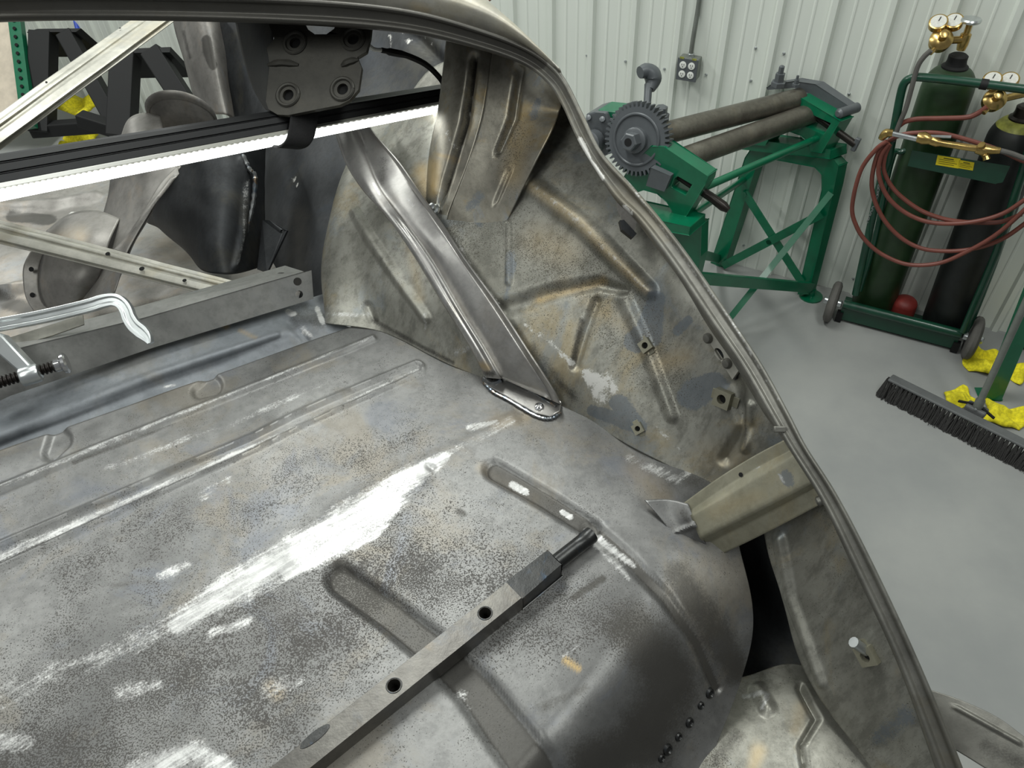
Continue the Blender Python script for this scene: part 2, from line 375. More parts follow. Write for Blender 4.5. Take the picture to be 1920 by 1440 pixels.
marks = {
 'g': [([(-100, 1345, 60), (100, 1268, 62), (230, 1220, 54), (330, 1165, 64), (420, 1115, 60)], .46, 1.0), ([(330, 1172, 40), (450, 1098, 62), (560, 1035, 72), (690, 960, 74), (760, 908, 46), (835, 860, 24)], .85, 1.0),
       ([(540, 1068, 34), (690, 985, 54), (740, 950, 20)], 1.0, .8), ([(400, 1190, 24), (470, 1160, 20)], .55, 1.0),
       ([(230, 1300, 40), (290, 1285, 30)], .5, 1.0), ([(-40, 1385, 50), (50, 1395, 40)], .55, .9), ([(270, 1445, 60), (360, 1405, 46), (420, 1440, 50)], .72, 1.0),
       ([(500, 1300, 40), (560, 1270, 30)], .5, .9), ([(380, 930, 22), (430, 900, 16)], .48, .9), ([(300, 1080, 24), (350, 1060, 20)], .5, .9),
       ([(-900, 1456, 32), (-250, 1150, 22), (0, 1042, 18), (233, 942, 14), (475, 836, 12)], .72, 1.0), ([(475, 836, 11), (783, 692, 8)], .5, 1), ([(-250, 1030, 10), (0, 919, 8), (313, 790, 7), (700, 634, 6)], .5, .9),  # bead A: polished rim, plus its lit reflection painted bright
       ([(960, 905, 12), (985, 918, 12)], 1.0, .8), ([(1055, 955, 9), (1070, 965, 9)], .9, .8), ([(1100, 990, 14), (1150, 1030, 18), (1190, 1060, 10)], .75, .9),
       ([(1110, 1010, 16), (1165, 1065, 16), (1180, 1085, 8)], .7, .9), ([(880, 803, 16), (930, 795, 14)], .6, .9), ([(1180, 860, 20), (1270, 900, 20), (1300, 880, 14)], .55, .9),
       ([(420, 690, 12), (640, 600, 10)], .35, .9), ([(200, 880, 14), (420, 800, 12), (620, 715, 10)], .42, .9), ([(820, 870, 26), (960, 790, 20)], .44, .9),
       ([(860, 1300, 26), (880, 1330, 20)], .5, .9), ([(1060, 1230, 16), (1090, 1200, 14)], .4, .9)],
 's': [([(0, 1440, 420), (400, 1250, 330), (760, 1060, 260), (1000, 1130, 200), (1180, 1180, 110)], .62, 1.2), ([(480, 1330, 220), (620, 1180, 160)], .78, 1.2),
       ([(120, 1050, 150), (450, 950, 120), (760, 830, 110)], .40, 1.2), ([(0, 1340, 60), (300, 1190, 60), (770, 905, 50)], .1, 1),
       ([(0, 1050, 16), (240, 945, 13), (480, 838, 10)], .55, 1)],
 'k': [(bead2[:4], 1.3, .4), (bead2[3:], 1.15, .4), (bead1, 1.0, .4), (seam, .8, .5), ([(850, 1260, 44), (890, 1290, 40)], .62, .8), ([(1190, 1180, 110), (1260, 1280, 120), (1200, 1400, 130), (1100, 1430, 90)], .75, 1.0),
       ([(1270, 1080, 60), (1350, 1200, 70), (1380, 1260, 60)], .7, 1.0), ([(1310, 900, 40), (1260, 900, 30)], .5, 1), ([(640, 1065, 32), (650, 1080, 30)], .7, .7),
       ([(1075, 1120, 14), (1130, 1085, 14)], .7, .9), ([(860, 960, 16), (870, 965, 14)], .6, 1), ([(140, 870, 9), (290, 810, 8), (330, 795, 4)], .55, 1), ([(300, 1085, 10), (210, 1100, 14)], .4, 1),
       ([(520, 1400, 60), (600, 1330, 40)], .35, 1.2), ([(1010, 1330, 26), (1100, 1290, 18)], .45, 1)],
 'y': [([(1060, 1238, 10), (1085, 1255, 9)], .6, 1), ([(905, 880, 20), (1000, 930, 20)], .12, 1), ([(510, 1290, 26), (520, 1300, 26)], .22, 1), ([(1240, 935, 40), (1190, 880, 40)], .12, 1), ([(930, 795, 26), (985, 785, 20)], .15, 1)],
}
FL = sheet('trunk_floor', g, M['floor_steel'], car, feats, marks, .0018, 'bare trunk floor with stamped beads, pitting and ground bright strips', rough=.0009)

# rear shelf panel behind the floor (blue-grey)
bl = patch([[(-250, 852, .955), (0, 741, 1.035), (130, 692, 1.06), (287, 644, 1.085), (420, 606, 1.115), (540, 572, 1.145), (612, 550, 1.165)],
            [(-250, 880, .945), (0, 775, 1.015), (130, 725, 1.04), (287, 670, 1.07), (420, 628, 1.10), (540, 592, 1.13), (618, 575, 1.15)],
            [(-250, 925, .93), (0, 818, .985), (130, 770, 1.015), (287, 706, 1.05), (420, 658, 1.075), (540, 617, 1.105), (630, 597, 1.125)],
            [(-250, 950, .935), (0, 838, .99), (130, 790, 1.015), (287, 730, 1.05), (420, 682, 1.075), (540, 636, 1.10), (650, 612, 1.115)],
            [(-250, 985, .93), (0, 868, .985), (130, 818, 1.01), (287, 758, 1.04), (420, 705, 1.068), (540, 655, 1.098), (690, 622, 1.11)],
            [(-250, 1060, .92), (0, 930, .975), (130, 880, 1.0), (287, 815, 1.03), (420, 755, 1.06), (540, 700, 1.09), (690, 650, 1.10)]], 60, 190, left=1.6)
SH = sheet('rear_shelf', bl, M['blue_steel'], car, [([(-200, 905, 16), (0, 812, 14), (287, 705, 12), (440, 655, 10), (520, 628, 8)], .004, 'round'), ([(540, 600, 16), (575, 640, 12)], -.005, 'round')],
           {'g': [([(540, 585, 10), (552, 588, 8)], .8, .8), ([(595, 580, 9), (605, 605, 8)], .85, .8), ([(570, 620, 14), (585, 630, 8)], .7, .9), ([(310, 726, 6), (330, 722, 5)], .7, .9)],
            'k': [([(560, 590, 50), (600, 600, 40)], .5, 1)], 'y': [([(420, 610, 10), (425, 613, 9)], .4, 1), ([(450, 620, 6), (480, 635, 6)], .3, 1)]}, label='blue-grey pressed shelf panel with a long crease')

# inner quarter panel and wheelhouse
Q = [[(660, 600, 1.24), (648, 520, 1.28), (655, 430, 1.31), (680, 330, 1.34), (705, 230, 1.37)],
     [(612, 606, 1.115), (604, 520, 1.15), (613, 430, 1.18), (640, 330, 1.215), (680, 235, 1.25)],
     [(720, 624, 1.088), (690, 520, 1.10), (680, 430, 1.125), (695, 330, 1.165), (735, 215, 1.215)],
     [(862, 692, 1.026), (820, 570, 1.03), (790, 440, 1.065), (785, 330, 1.11), (805, 130, 1.18)],
     [(1060, 770, .966), (1010, 650, .965), (950, 480, 1.0), (895, 320, 1.06), (885, 110, 1.14)],
     [(1200, 846, .905), (1160, 720, .915), (1110, 540, .94), (1020, 330, 1.0), (1000, 140, 1.08)],
     [(1340, 914, .868), (1310, 800, .868), (1250, 620, .882), (1150, 420, .93), (1075, 210, 1.03)],
     [(1470, 962, .825), (1485, 860, .80), (1402, 690, .815), (1280, 500, .875), (1095, 250, 1.0)]]
Qg = patch(np.swapaxes(np.array(Q), 0, 1).tolist(), 230, 330)
QF = [([(668, 400, 14), (700, 455, 15), (760, 540, 14), (800, 596, 12)], .006, 'round'), ([(945, 580, 26), (1040, 548, 24), (1120, 532, 20), (1170, 545, 14)], -.007, 'round'),
      ([(1118, 565, 14), (1098, 620, 14), (1078, 685, 15)], -.006, 'round'), ([(1000, 352, 28), (1090, 420, 28), (1215, 545, 22)], .008, 'round'),
      ([(1170, 560, 20), (1210, 650, 18), (1260, 780, 16)], .004, 'round'), ([(1375, 720, 26), (1400, 800, 24), (1360, 860, 20)], -.007, 'round'), ([(1405, 760, 14), (1395, 840, 14)], .006, 'round'),
      ([(690, 575, 14), (700, 600, 12)], -.004, 'round'), ([(955, 420, 9), (955, 530, 9)], .003, 'round')]
QM = {'b': [([(1190, 640, 34), (1215, 625, 40), (1230, 560, 26)], 1.0, .8), ([(1300, 740, 46), (1340, 720, 36)], 1.0, .8), ([(1270, 620, 18), (1290, 600, 14)], .8, .8), ([(1160, 760, 34), (1200, 800, 26), (1110, 770, 20)], .9, .9), ([(1460, 850, 20), (1470, 870, 10)], .8, .9),
            ([(960, 480, 26), (950, 560, 16)], .55, 1), ([(880, 390, 24), (900, 420, 20)], .6, 1)],
      'y': [([(1000, 352, 20), (1090, 420, 20), (1215, 545, 14)], .32, 1), ([(1010, 450, 60), (1060, 470, 60)], .22, 1.2), ([(1240, 680, 40), (1280, 670, 40)], .3, 1.2), ([(1010, 560, 16), (1130, 525, 14)], .4, 1), ([(790, 320, 26), (800, 360, 26)], .4, 1), ([(760, 420, 20), (790, 560, 16)], .2, 1.2), ([(1380, 860, 60), (1330, 850, 50)], .16, 1.3), ([(1060, 530, 30), (1180, 620, 30)], .15, 1.2)],
      'w': [([(1100, 702, 26), (1125, 722, 42), (1122, 742, 36)], .8, 1.0), ([(1140, 705, 20), (1150, 730, 20)], .6, 1), ([(985, 610, 10), (1030, 640, 13), (1070, 680, 12)], .5, .9), ([(1230, 800, 8), (1280, 850, 8)], .42, .9), ([(850, 440, 8), (890, 510, 7), (935, 570, 7)], .5, .9)],
      'g': [([(1005, 352, 12), (1090, 418, 13), (1210, 538, 9)], .42, 1), ([(690, 590, 12), (610, 590, 10)], .5, 1), ([(800, 590, 8), (798, 620, 6)], .6, 1), ([(860, 660, 20), (880, 650, 16)], .5, 1)],  # first stroke paints the long ridge's highlight into the steel colour
      'k': [([(1000, 650, 30), (1050, 720, 36), (1075, 745, 30)], .62, 1.3), ([(1090, 600, 12), (1070, 690, 12)], .6, 1), ([(1395, 790, 8), (1400, 840, 8)], .5, 1), ([(700, 600, 12), (850, 680, 10)], .6, 1), ([(850, 450, 5), (930, 580, 6)], .6, 1)],
      's': [([(900, 450, 200), (1100, 520, 160), (1250, 720, 120)], .42, 1.3)]}
QS = sheet('inner_quarter_panel', Qg, M['patina'], car, QF, QM, .0016, 'mottled olive and blue wheelhouse side panel with stamped ribs', rough=.002)

# trunk opening rail
Ri = [(-250, 52, 1.08), (0, 40, 1.0), (200, 37, .97), (440, 41, .95), (640, 50, .935), (780, 64, .925), (900, 92, .915), (985, 122, .905), (1033, 160, .895), (1060, 205, .885), (1085, 262, .875), (1115, 312, .862), (1153, 372, .845), (1195, 412, .83), (1262, 500, .80), (1330, 602, .765), (1389, 688, .745), (1440, 775, .73), (1480, 840, .722), (1542, 940, .71), (1600, 1061, .70), (1683, 1240, .69), (1752, 1425, .68), (1800, 1560, .675)]
Ro = [(-250, 2, 1.05), (0, -8, .98), (200, -10, .95), (440, -6, .93), (640, 4, .92), (780, 22, .91), (900, 55, .90), (985, 88, .89), (1035, 122, .88), (1062, 155, .875), (1092, 215, .865), (1128, 287, .85), (1185, 350, .835), (1235, 408, .82), (1292, 482, .795), (1367, 592, .76), (1428, 684, .74), (1478, 775, .725), (1512, 840, .716), (1568, 928, .705), (1632, 1050, .695), (1712, 1220, .685), (1788, 1400, .675), (1840, 1540, .67)]
n = 260
ext = lambda q: [q[0] + (q[0] - q[1]) * 2.2] + q
I = cr(ext([P(*p) for p in Ri]), n); O = cr(ext([P(*p) for p in Ro]), n)
tang = np.gradient(I, axis=0); tang /= np.linalg.norm(tang, axis=1)[:, None]
ac = O - I; wdt = np.linalg.norm(ac, axis=1)[:, None]; ac /= wdt
nr_ = np.cross(tang, ac); sg = np.sign(np.sum(nr_ * (CAM - I), axis=1))[:, None]; nr_ = nr_ * sg; nr_ /= np.linalg.norm(nr_, axis=1)[:, None]
def rp(wf, up): return I + ac * wdt * wf + nr_ * up
prof_r = [(-.02, -.022), (-.03, -.006), (.0, .0), (.08, .003), (.2, .0036), (.29, .001), (.36, -.001), (.5, -.0015), (.72, -.001), (.84, .0015), (.93, .002), (1.0, -.0005)]
vdir = O - CAM; vdir /= np.linalg.norm(vdir, axis=1)[:, None]; ins = I - O; ins /= np.linalg.norm(ins, axis=1)[:, None]
g = np.stack([rp(a, b) for a, b in prof_r] + [O + vdir * a + ins * b for a, b in ((.004, 0), (.012, .001), (.04, .006), (.09, .013), (.24, .03))], 1); g = np.swapaxes(cr(np.swapaxes(g, 0, 1), 60), 0, 1)  # deepest step is an unseen skin, added to block light behind the rail
RAIL = sheet('trunk_opening_rail', g, M['rail_steel'], car, (), {'w': [([(1088, 262, 9), (1105, 300, 9), (1130, 335, 8)], .9, .8), ([(1170, 385, 8), (1182, 400, 9)], .7, .9)],
      'g': [([(1100, 230, 5), (1180, 345, 5), (1370, 600, 5), (1460, 750, 5)], .5, 1)], 'k': [([(-250, 20, 60), (0, 12, 44), (640, 24, 44), (860, 62, 36), (1010, 115, 24)], 1.4, .8)]}, .0016, 'rounded steel lip framing the trunk opening')  # k darkens the top-left run of the rail

# outer body skin above the rail
rf = patch([[(300, 4, .955), (573, 12, .945), (740, 30, .935), (873, 56, .922), (973, 92, .91), (1040, 136, .90)],
            [(300, -60, .92), (640, -48, .915), (800, -20, .905), (905, 18, .893), (975, 64, .882), (1044, 124, .872)],
            [(300, -140, .95), (700, -110, .95), (850, -50, .94), (928, 14, .92), (985, 66, .90), (1052, 138, .885)],
            [(300, -150, 1.1), (690, -115, 1.1), (840, -50, 1.08), (920, 20, 1.03), (975, 76, 1.0), (1045, 150, .97)]], 30, 60)
sheet('outer_skin', rf, M['galv'], car, (), {'y': [([(780, 12, 20), (800, 18, 14)], .3, 1)]}, .0016, 'pale outer body skin curving over the rail')

# lower quarter below the gusset, wheel well behind the gap, lumpy repair panel
lq = patch([[(1425, 960, .80), (1490, 950, .77), (1560, 948, .72), (1590, 1000, .715)],
            [(1440, 1040, .80), (1510, 1040, .765), (1590, 1045, .712), (1640, 1080, .705)],
            [(1465, 1120, .795), (1540, 1130, .755), (1640, 1150, .705), (1690, 1180, .70)],
            [(1495, 1230, .785), (1580, 1235, .745), (1680, 1240, .70), (1720, 1260, .695)],
            [(1540, 1315, .77), (1620, 1330, .735), (1720, 1340, .695), (1770, 1360, .69)],
            [(1605, 1400, .755), (1690, 1420, .72), (1755, 1430, .69), (1800, 1440, .685)],
            [(1670, 1490, .74), (1730, 1510, .715), (1800, 1530, .685), (1840, 1540, .68)]], 120, 60)
LQ = sheet('lower_quarter_panel', lq, M['patina'], car, [([(1460, 1010, 16), (1480, 1120, 16), (1540, 1280, 14)], .006, 'round')],
      {'k': [([(1600, 1030, 60), (1640, 1120, 40)], .25, 1.3)], 'b': [([(1700, 1340, 60), (1650, 1380, 50)], .5, 1)]}, .0018, 'dull grey-green lower quarter panel inside the rail', rough=.0015)
ww = patch([[(1300, 900, .92), (1400, 900, .93), (1480, 900, .92), (1560, 930, .88)],
            [(1310, 1040, .90), (1400, 1040, .95), (1470, 1040, .95), (1540, 1060, .88)],
            [(1360, 1160, .90), (1430, 1160, .92), (1490, 1160, .93), (1560, 1180, .87)],
            [(1350, 1290, .87), (1430, 1280, .88), (1510, 1290, .86), (1580, 1320, .83)]], 60, 60)
sheet('wheel_well', ww, M['dark_steel'], car, (), None, .0018, 'dark inner wheel well seen through the gap', rough=.003)  # dark backing behind the gap; its colour stands in for the cavity's shade
lp = patch([[(1330, 1280, .835), (1400, 1262, .84), (1470, 1246, .845), (1530, 1250, .84)],
            [(1310, 1340, .80), (1400, 1330, .80), (1500, 1310, .80), (1580, 1330, .79)],
            [(1240, 1430, .77), (1360, 1420, .765), (1500, 1410, .765), (1640, 1420, .765)],
            [(1180, 1540, .75), (1320, 1540, .745), (1500, 1530, .74), (1720, 1530, .74)]], 110, 110)
LPS = sheet('lower_repair_panel', lp, M['patina'], car, [([(1500, 1290, 12), (1530, 1350, 12), (1500, 1400, 10), (1505, 1440, 10)], -.006, 'round'), ([(1420, 1290, 20), (1440, 1330, 20)], .006, 'round')],
      {'g': [([(1395, 1300, 12), (1440, 1305, 12), (1430, 1330, 8)], .7, 1), ([(1470, 1350, 16), (1500, 1370, 10)], .4, 1)], 'y': [([(1420, 1410, 26), (1410, 1440, 20)], .3, 1), ([(1500, 1330, 26), (1490, 1370, 20)], .15, 1)], 'k': [([(1380, 1380, 40), (1330, 1440, 40)], .5, 1)], 's': [([(1300, 1400, 60), (1350, 1440, 60)], .5, 1)]}, .0018, 'lumpy hammered repair panel with shiny spots', rough=.006)
# tack welds joining the floor and the repair panel
for i, (x, y) in enumerate([(1335, 1302), (1318, 1325), (1297, 1357), (1276, 1384), (1256, 1408), (1244, 1424)]):
    p, nn = at(FL, x, y, .006)
    k_ = (.75, .55, .7, .6, .8, .6)[i]
    MB().lathe(p - nn * .006, nn, [(.008 * k_, .001), (.007 * k_, .0042), (.0048 * k_, .0052), (.003 * k_, .0038), (.001, .0036)], 12).build('tack_weld', M['burnt'], car)
# flange of the tail beyond the rail
fl_ = patch([[(1735, 1290, .80), (1800, 1312, .79), (1870, 1345, .78), (1925, 1385, .77), (2000, 1440, .76)],
             [(1755, 1340, .79), (1820, 1360, .78), (1890, 1395, .77), (1940, 1440, .76), (2000, 1500, .75)],
             [(1780, 1400, .78), (1830, 1430, .77), (1890, 1470, .76), (1940, 1520, .75), (2000, 1580, .74)]], 40, 40)
sheet('tail_flange', fl_, M['rail_steel'], car, [([(1790, 1325, 6), (1910, 1392, 6)], .003, 'round')], {'k': [([(1850, 1400, 40), (1910, 1430, 40)], .5, 1)]}, .0018, rough=.002)

# inner brace plates hanging over the quarter panel
def strip_sheet(name, rows, nr, nc, mat, feats=(), marks=None, label=None, lu=False, lv=False, thick=.0015, parent=car, rough=0, left=0):
    return sheet(name, patch(rows, nr, nc, lu, lv, left), mat, parent, feats, marks, thick, label, rough)
qd = lambda x, y: proj(at(QS, x, y)[0])[2] + .002
o3 = lambda L: [(x, y, qd(x, y) - o) for x, y, o in L]
strip_sheet('brace_plate', [[(838, 66, 1.055), (880, 72, 1.03), (926, 84, 1.03)], o3([(828, 157, .07), (866, 160, .085), (914, 165, .075)]), o3([(820, 213, .05), (850, 222, .065), (903, 227, .055)]),
             o3([(805, 290, .022), (826, 300, .035), (878, 307, .032)]), o3([(800, 372, .004), (812, 385, .006), (841, 400, .004)]), o3([(806, 410, -.006), (822, 425, -.006), (830, 440, -.006)])], 70, 34, M['patina_plate'],
             [([(889, 110, 11), (872, 230, 11), (838, 340, 10), (826, 385, 7)], -.013, 'round')], {'y': [([(812, 310, 24), (812, 360, 18)], .5, 1), ([(815, 290, 8), (860, 300, 6)], .3, 1)], 'w': [([(838, 250, 14), (850, 275, 10)], .5, 1)], 'k': [([(889, 110, 10), (872, 230, 10), (838, 340, 9), (826, 385, 6)], .8, 1)]}, 'heat-tinted brace plate with a deep groove')  # k paints the groove's shadow into the plate colour
strip_sheet('brace_plate', [[(926, 80, 1.012), (975, 102, .985), (1056, 180, .945)], o3([(914, 165, .088), (975, 185, .075), (1050, 205, .065)]), o3([(903, 227, .068), (962, 240, .055), (1035, 246, .055)]),
             o3([(878, 307, .042), (935, 310, .03), (1006, 302, .035)]), o3([(842, 400, .006), (898, 402, .006), (956, 404, .005)]), o3([(828, 445, -.006), (878, 450, -.006), (936, 452, -.006)])], 80, 50, M['patina_plate'],
             [([(975, 130, 14), (962, 220, 13), (934, 285, 9)], -.009, 'round'), ([(955, 320, 9), (930, 380, 7)], -.004, 'round')], {'y': [([(985, 230, 40), (960, 330, 36)], .35, 1.2)], 'b': [([(1000, 215, 26), (1010, 190, 20)], .6, 1), ([(900, 370, 30), (880, 390, 20)], .5, 1)], 's': [([(960, 250, 80), (950, 340, 60)], .5, 1.2)]}, 'wide olive brace plate with an embossed rib')

# the diagonal strut
rowsS = []
for (L, B1, Rr, d, e) in [((622, 205), (655, 205), (668, 190), 1.17, 1.15), ((630, 250), (672, 247), (698, 245), 1.15, 1.13), ((650, 307), (694, 305), (747, 303), 1.12, 1.095), ((682, 357), (718, 358), (785, 358), 1.09, 1.055), ((727, 407), (768, 427), (834, 428), 1.055, 1.015),
                      ((777, 480), (815, 495), (873, 487), 1.03, .985), ((827, 563), (864, 580), (933, 570), 1.008, .962), ((875, 640), (908, 652), (990, 657), .995, .948), ((906, 696), (936, 700), (1036, 728), .99, .948), ((912, 708), (944, 710), (1050, 757), .995, .955)]:
    L, B1, Rr = map(np.array, (L, B1, Rr)); lp_ = lambda a, b, t: a + (b - a) * t
    m_ = d + (e - d) * .35
    pts = [(*(L + 4), d + .03), (*L, d), (*lp_(L, B1, .3), d - .011), (*lp_(L, B1, .62), d - .014), (*lp_(L, B1, .85), m_ - .002), (*B1, m_ + .004), (*lp_(B1, Rr, .35), (m_ + e) / 2 + .004), (*lp_(B1, Rr, .80), e + .004), (*lp_(B1, Rr, .87), e + .003), (*lp_(B1, Rr, .94), e - .006), (*Rr, e - .008), (*(Rr + 1), e + .02)]
    rowsS.append(pts)
ST = strip_sheet('diagonal_strut', rowsS, 170, 56, M['bright_steel'], (), {'g': [([(690, 360, 10), (760, 450, 9), (850, 590, 8), (905, 680, 6)], .55, 1), ([(760, 365, 14), (775, 385, 8)], .6, 1), ([(700, 345, 5), (712, 365, 5)], .8, 1), ([(905, 610, 10), (930, 640, 14)], .5, 1)],
      'k': [([(720, 300, 22), (715, 345, 20)], .4, 1), ([(925, 700, 14), (905, 700, 12)], .6, 1)], 'y': [([(905, 685, 14), (915, 690, 12)], .5, 1)]}, 'bright brushed steel diagonal strut with rolled edge', parent=car)
# strut foot
ft = [at(FL, x, y, .004)[0] for x, y in [(906, 706), (908, 722), (950, 747), (1003, 777), (1032, 784), (1050, 774), (1053, 757), (1040, 744), (1000, 722), (950, 700)]]
ftp = MB().prism(ft, V(0, 0, .0035)).build('strut_foot', M['bright_steel'], car, bevel=.001)
def weld(pts, r, n, name='weld_bead', parent=car):
    q = cr(pts, n); v = [r * (.7 + .6 * abs(math.sin(i * 1.9)) + .15 * random.random()) for i in range(n)]
    MB().tube(q, v, 7).build(name, M['weld'], parent)
wp = lambda L, off=.005: [at(FL, x, y, off)[0] for x, y in L]
weld(wp([(906, 716), (925, 735), (953, 750), (1003, 779), (1032, 785), (1051, 774)]), .0019, 46)
weld(wp([(940, 706), (975, 722), (1010, 742), (1042, 762)], .012), .0016, 36)
weld(wp([(905, 708), (925, 718), (945, 708)], .01), .004, 12)
p, nn = at(FL, 1011, 763, .010); MB().lathe(p - V(0, 0, .002), V(0, 0, 1), [(.0065, 0), (.0065, .002), (.0055, .0045), (.003, .006), (.002, .0045), (.0005, .0045)], 14).build('rivet', M['chrome'], car)
p, nn = at(QS, 815, 395, .01); MB().lathe(p, nn, [(.009, 0), (.009, .004), (.006, .006), (.006, .011), (.003, .012)], 8).build('bolt', M['zinc'], car)

# gusset from floor to rail
gs = []
for sx in (0, .35, .7, 1):
    a = [(1278, 946, .835), (1290, 962, .828), (1296, 968, .818), (1312, 1008, .812), (1322, 1020, .828), (1338, 1046, .830)]
    b = [(1472, 824, .742), (1490, 842, .735), (1496, 850, .725), (1524, 902, .712), (1532, 912, .722), (1545, 942, .716)]
    gs.append([tuple(np.array(p) + (np.array(q) - np.array(p)) * sx + V(0, 7 * math.sin(math.pi * sx) * (-1 if i < 2 else .3), 0)) for i, (p, q) in enumerate(zip(a, b))])
GU = strip_sheet('gusset', gs, 40, 40, M['gusset'], (), {'g': [([(1462, 890, 6), (1470, 902, 5)], .8, 1), ([(1415, 880, 5), (1425, 876, 4)], .6, 1)], 'b': [([(1475, 890, 26), (1480, 905, 20)], .7, 1)], 'y': [([(1340, 960, 30), (1420, 930, 26)], .15, 1.2)]}, 'tan-grey hat-section gusset joining floor and rail', lu=True)
gl = [(1208, 938), (1252, 936), (1285, 944), (1300, 985), (1325, 1012), (1340, 1046), (1292, 1052), (1262, 1012)]
gp = [at(FL, x, y, .004)[0] for x, y in gl]
strip_sheet('gusset_foot', [[(1208, 938, .843), (1250, 936, .838), (1290, 944, .825)], [(1240, 975, .832), (1270, 975, .826), (1305, 985, .812)], [(1262, 1008, .826), (1290, 1008, .82), (1318, 1015, .815)], [(1292, 1050, .822), (1318, 1048, .822), (1342, 1046, .822)]], 26, 26, M['floor_steel'],
            [([(1262, 1000, 8), (1300, 985, 8)], .004, 'round')], {'k': [([(1280, 960, 20), (1290, 980, 14)], .5, 1)], 'g': [([(1212, 940, 6), (1290, 1048, 5)], .5, 1)]}, 'torn folded foot of the gusset', rough=.003)
p, nn = at(RAIL, 1540, 938, .006); MB().lathe(p, nn, [(.005, 0), (.005, .003), (.003, .005), (.001, .005)], 12).build('rivet', M['rail_steel'], car)
p, nn = at(GU, 1389, 890, .0015); MB().lathe(p, nn, [(.0024, 0), (.0024, .0004)], 12).build('drilled_hole', M['hole'], car)
p, nn = at(RAIL, 1462, 805, .004); MB().box(p, RT * .012, DN * .006, FW * .004).build('tab', M['rail_steel'], car, bevel=.001)

# captive nut clips and bracket plates on the quarter
def clip(s, x, y, sc, rot, mat=M['gusset']):
    p, nn = at(s, x, y, 0); a = nrm(RT * math.cos(rot) + DN * math.sin(rot)); a = nrm(a - nn * (a @ nn)); b = np.cross(nn, a)
    k = lambda u, v, w: p + (a * u + b * v + nn * w) * sc
    c = MB()
    c.box(k(0, 0, .0005), a * .034 * sc, b * .012 * sc, nn * .0012 * sc)
    base = c.build('nut_clip', mat, car, bevel=.0004)
    sq = [k(-.010, -.010, .0012), k(.010, -.010, .0012), k(.010, .010, .0012), k(-.010, .010, .0012)]
    MB().prism(sq, nn * .008 * sc, [circ(k(0, 0, .0012), a, b, .0055 * sc, 14)]).build('nut', mat, base, smooth=False)
    MB().lathe(k(0, 0, .0015), nn, [(.0054 * sc, 0), (.0054 * sc, .0012 * sc)], 14).build('bore', M['hole'], base)
    return p, nn, k
clip(QS, 1213, 648, .72, .9); clip(QS, 1360, 746, 1.0, .15); clip(QS, 1198, 803, .62, 1.0)
p, nn, k = clip(LQ, 1630, 1226, .9, .8)
MB().tube([k(-.004, 0, .002), k(-.02, .004, .018)], .0052, 12).build('stud', M['zinc'], car)
pts = [(1319, 626), (1336, 604), (1390, 688), (1373, 712)]
q = [at(QS, x, y, .018 if i < 2 else .012)[0] for i, (x, y) in enumerate(pts)]; pc = sum(q) / 4
nn = nrm(np.cross(q[2] - q[0], q[3] - q[1])); nn = nn if nn @ (CAM - pc) > 0 else -nn
mxo = max((at(QS, x, y)[0] - pc) @ nn for x, y in pts + [(1350, 660), (1360, 672), (1336, 640)]); pc = pc + nn * max(0, mxo + .008)
q = [onpl(x, y, pc, nn) for x, y in pts]; u_ = nrm(q[2] - q[1]); v_ = np.cross(nn, u_)
bp = MB().prism(q, -nn * .005, [circ(onpl(1348, 664, pc, nn), u_, v_, .0075, 16, .0048)]).build('striker_plate', M['galv'], car, smooth=False, bevel=.0006)
MB().prism([onpl(x, y, pc - nn * .0055, nn) for x, y in [(1326, 630), (1341, 603), (1394, 685), (1378, 713)]], -nn * .012).build('backing_block', M['dark_steel'], bp, smooth=False)
for x, y in ((1328, 634), (1364, 681)):
    MB().lathe(onpl(x, y, pc, nn), nn, [(.0062, 0), (.006, .002), (.004, .0045), (.001, .005)], 14).build('button_screw', M['rail_steel'], bp)
# clip under the rail
p, nn = at(RAIL, 1176, 400, .004)
MB().prism([onpl(x, y, p, nrm(CAM - p)) for x, y in [(1155, 372), (1172, 378), (1197, 404), (1190, 433), (1168, 415), (1158, 395)]], FW * .0015).build('rail_tab', M['pale_steel'], car, smooth=False)
p, nn = at(RAIL, 1177, 430, -.004)
MB().prism([onpl(x, y, p, nrm(CAM - p)) for x, y in [(1162, 413), (1170, 412), (1194, 438), (1186, 446), (1166, 430)]], FW * .012).build('spring_clip', M['dark_steel'], car, smooth=False)

# hinge bracket with four dimpled holes
pB = P(590, 130, .975); nB = nrm(-FW * .93 - DN * .1 - RT * .15)
hp = lambda x, y, o=0: onpl(x, y, pB, nB) + nB * o
out = [(500, 36), (568, 38), (576, 54), (590, 64), (612, 64), (626, 54), (634, 38), (697, 42), (694, 70), (687, 97), (670, 107), (678, 127), (672, 168), (655, 188), (637, 197), (540, 216), (520, 215), (503, 205), (498, 190), (502, 150), (505, 120), (500, 90), (514, 72)]
hu = nrm(hp(660, 75) - hp(550, 80)); hv = np.cross(nB, hu); holes = [(553, 80), (662, 73), (540, 178), (642, 167)]
M['bracket'] = steel('dark_olive_bracket_steel', rgb(54, 53, 48), rgb(74, 72, 66), rgb(70, 64, 50), None, .3, spk=-.3, metal=.4, r0=.45, r1=.6)
hb = MB().prism([hp(*p) for p in out], -nB * .006, [circ(hp(*c), hu, hv, .0075, 18) for c in holes]).build('hinge_bracket', M['bracket'], car, smooth=True, bevel=.002, label='dark four-hole hinge bracket')
for c in holes:
    MB().tube([hp(*c) + .0145 * (hu * math.cos(q) + hv * math.sin(q)) for q in np.linspace(0, 2 * math.pi, 25)], .0028, 8, False).build('dimple_ring', M['bracket'], hb)
    MB().lathe(hp(*c) - nB * .0072, nB, [(.0075, 0), (.0075, .002)], 14).build('bore', M['hole'], hb)
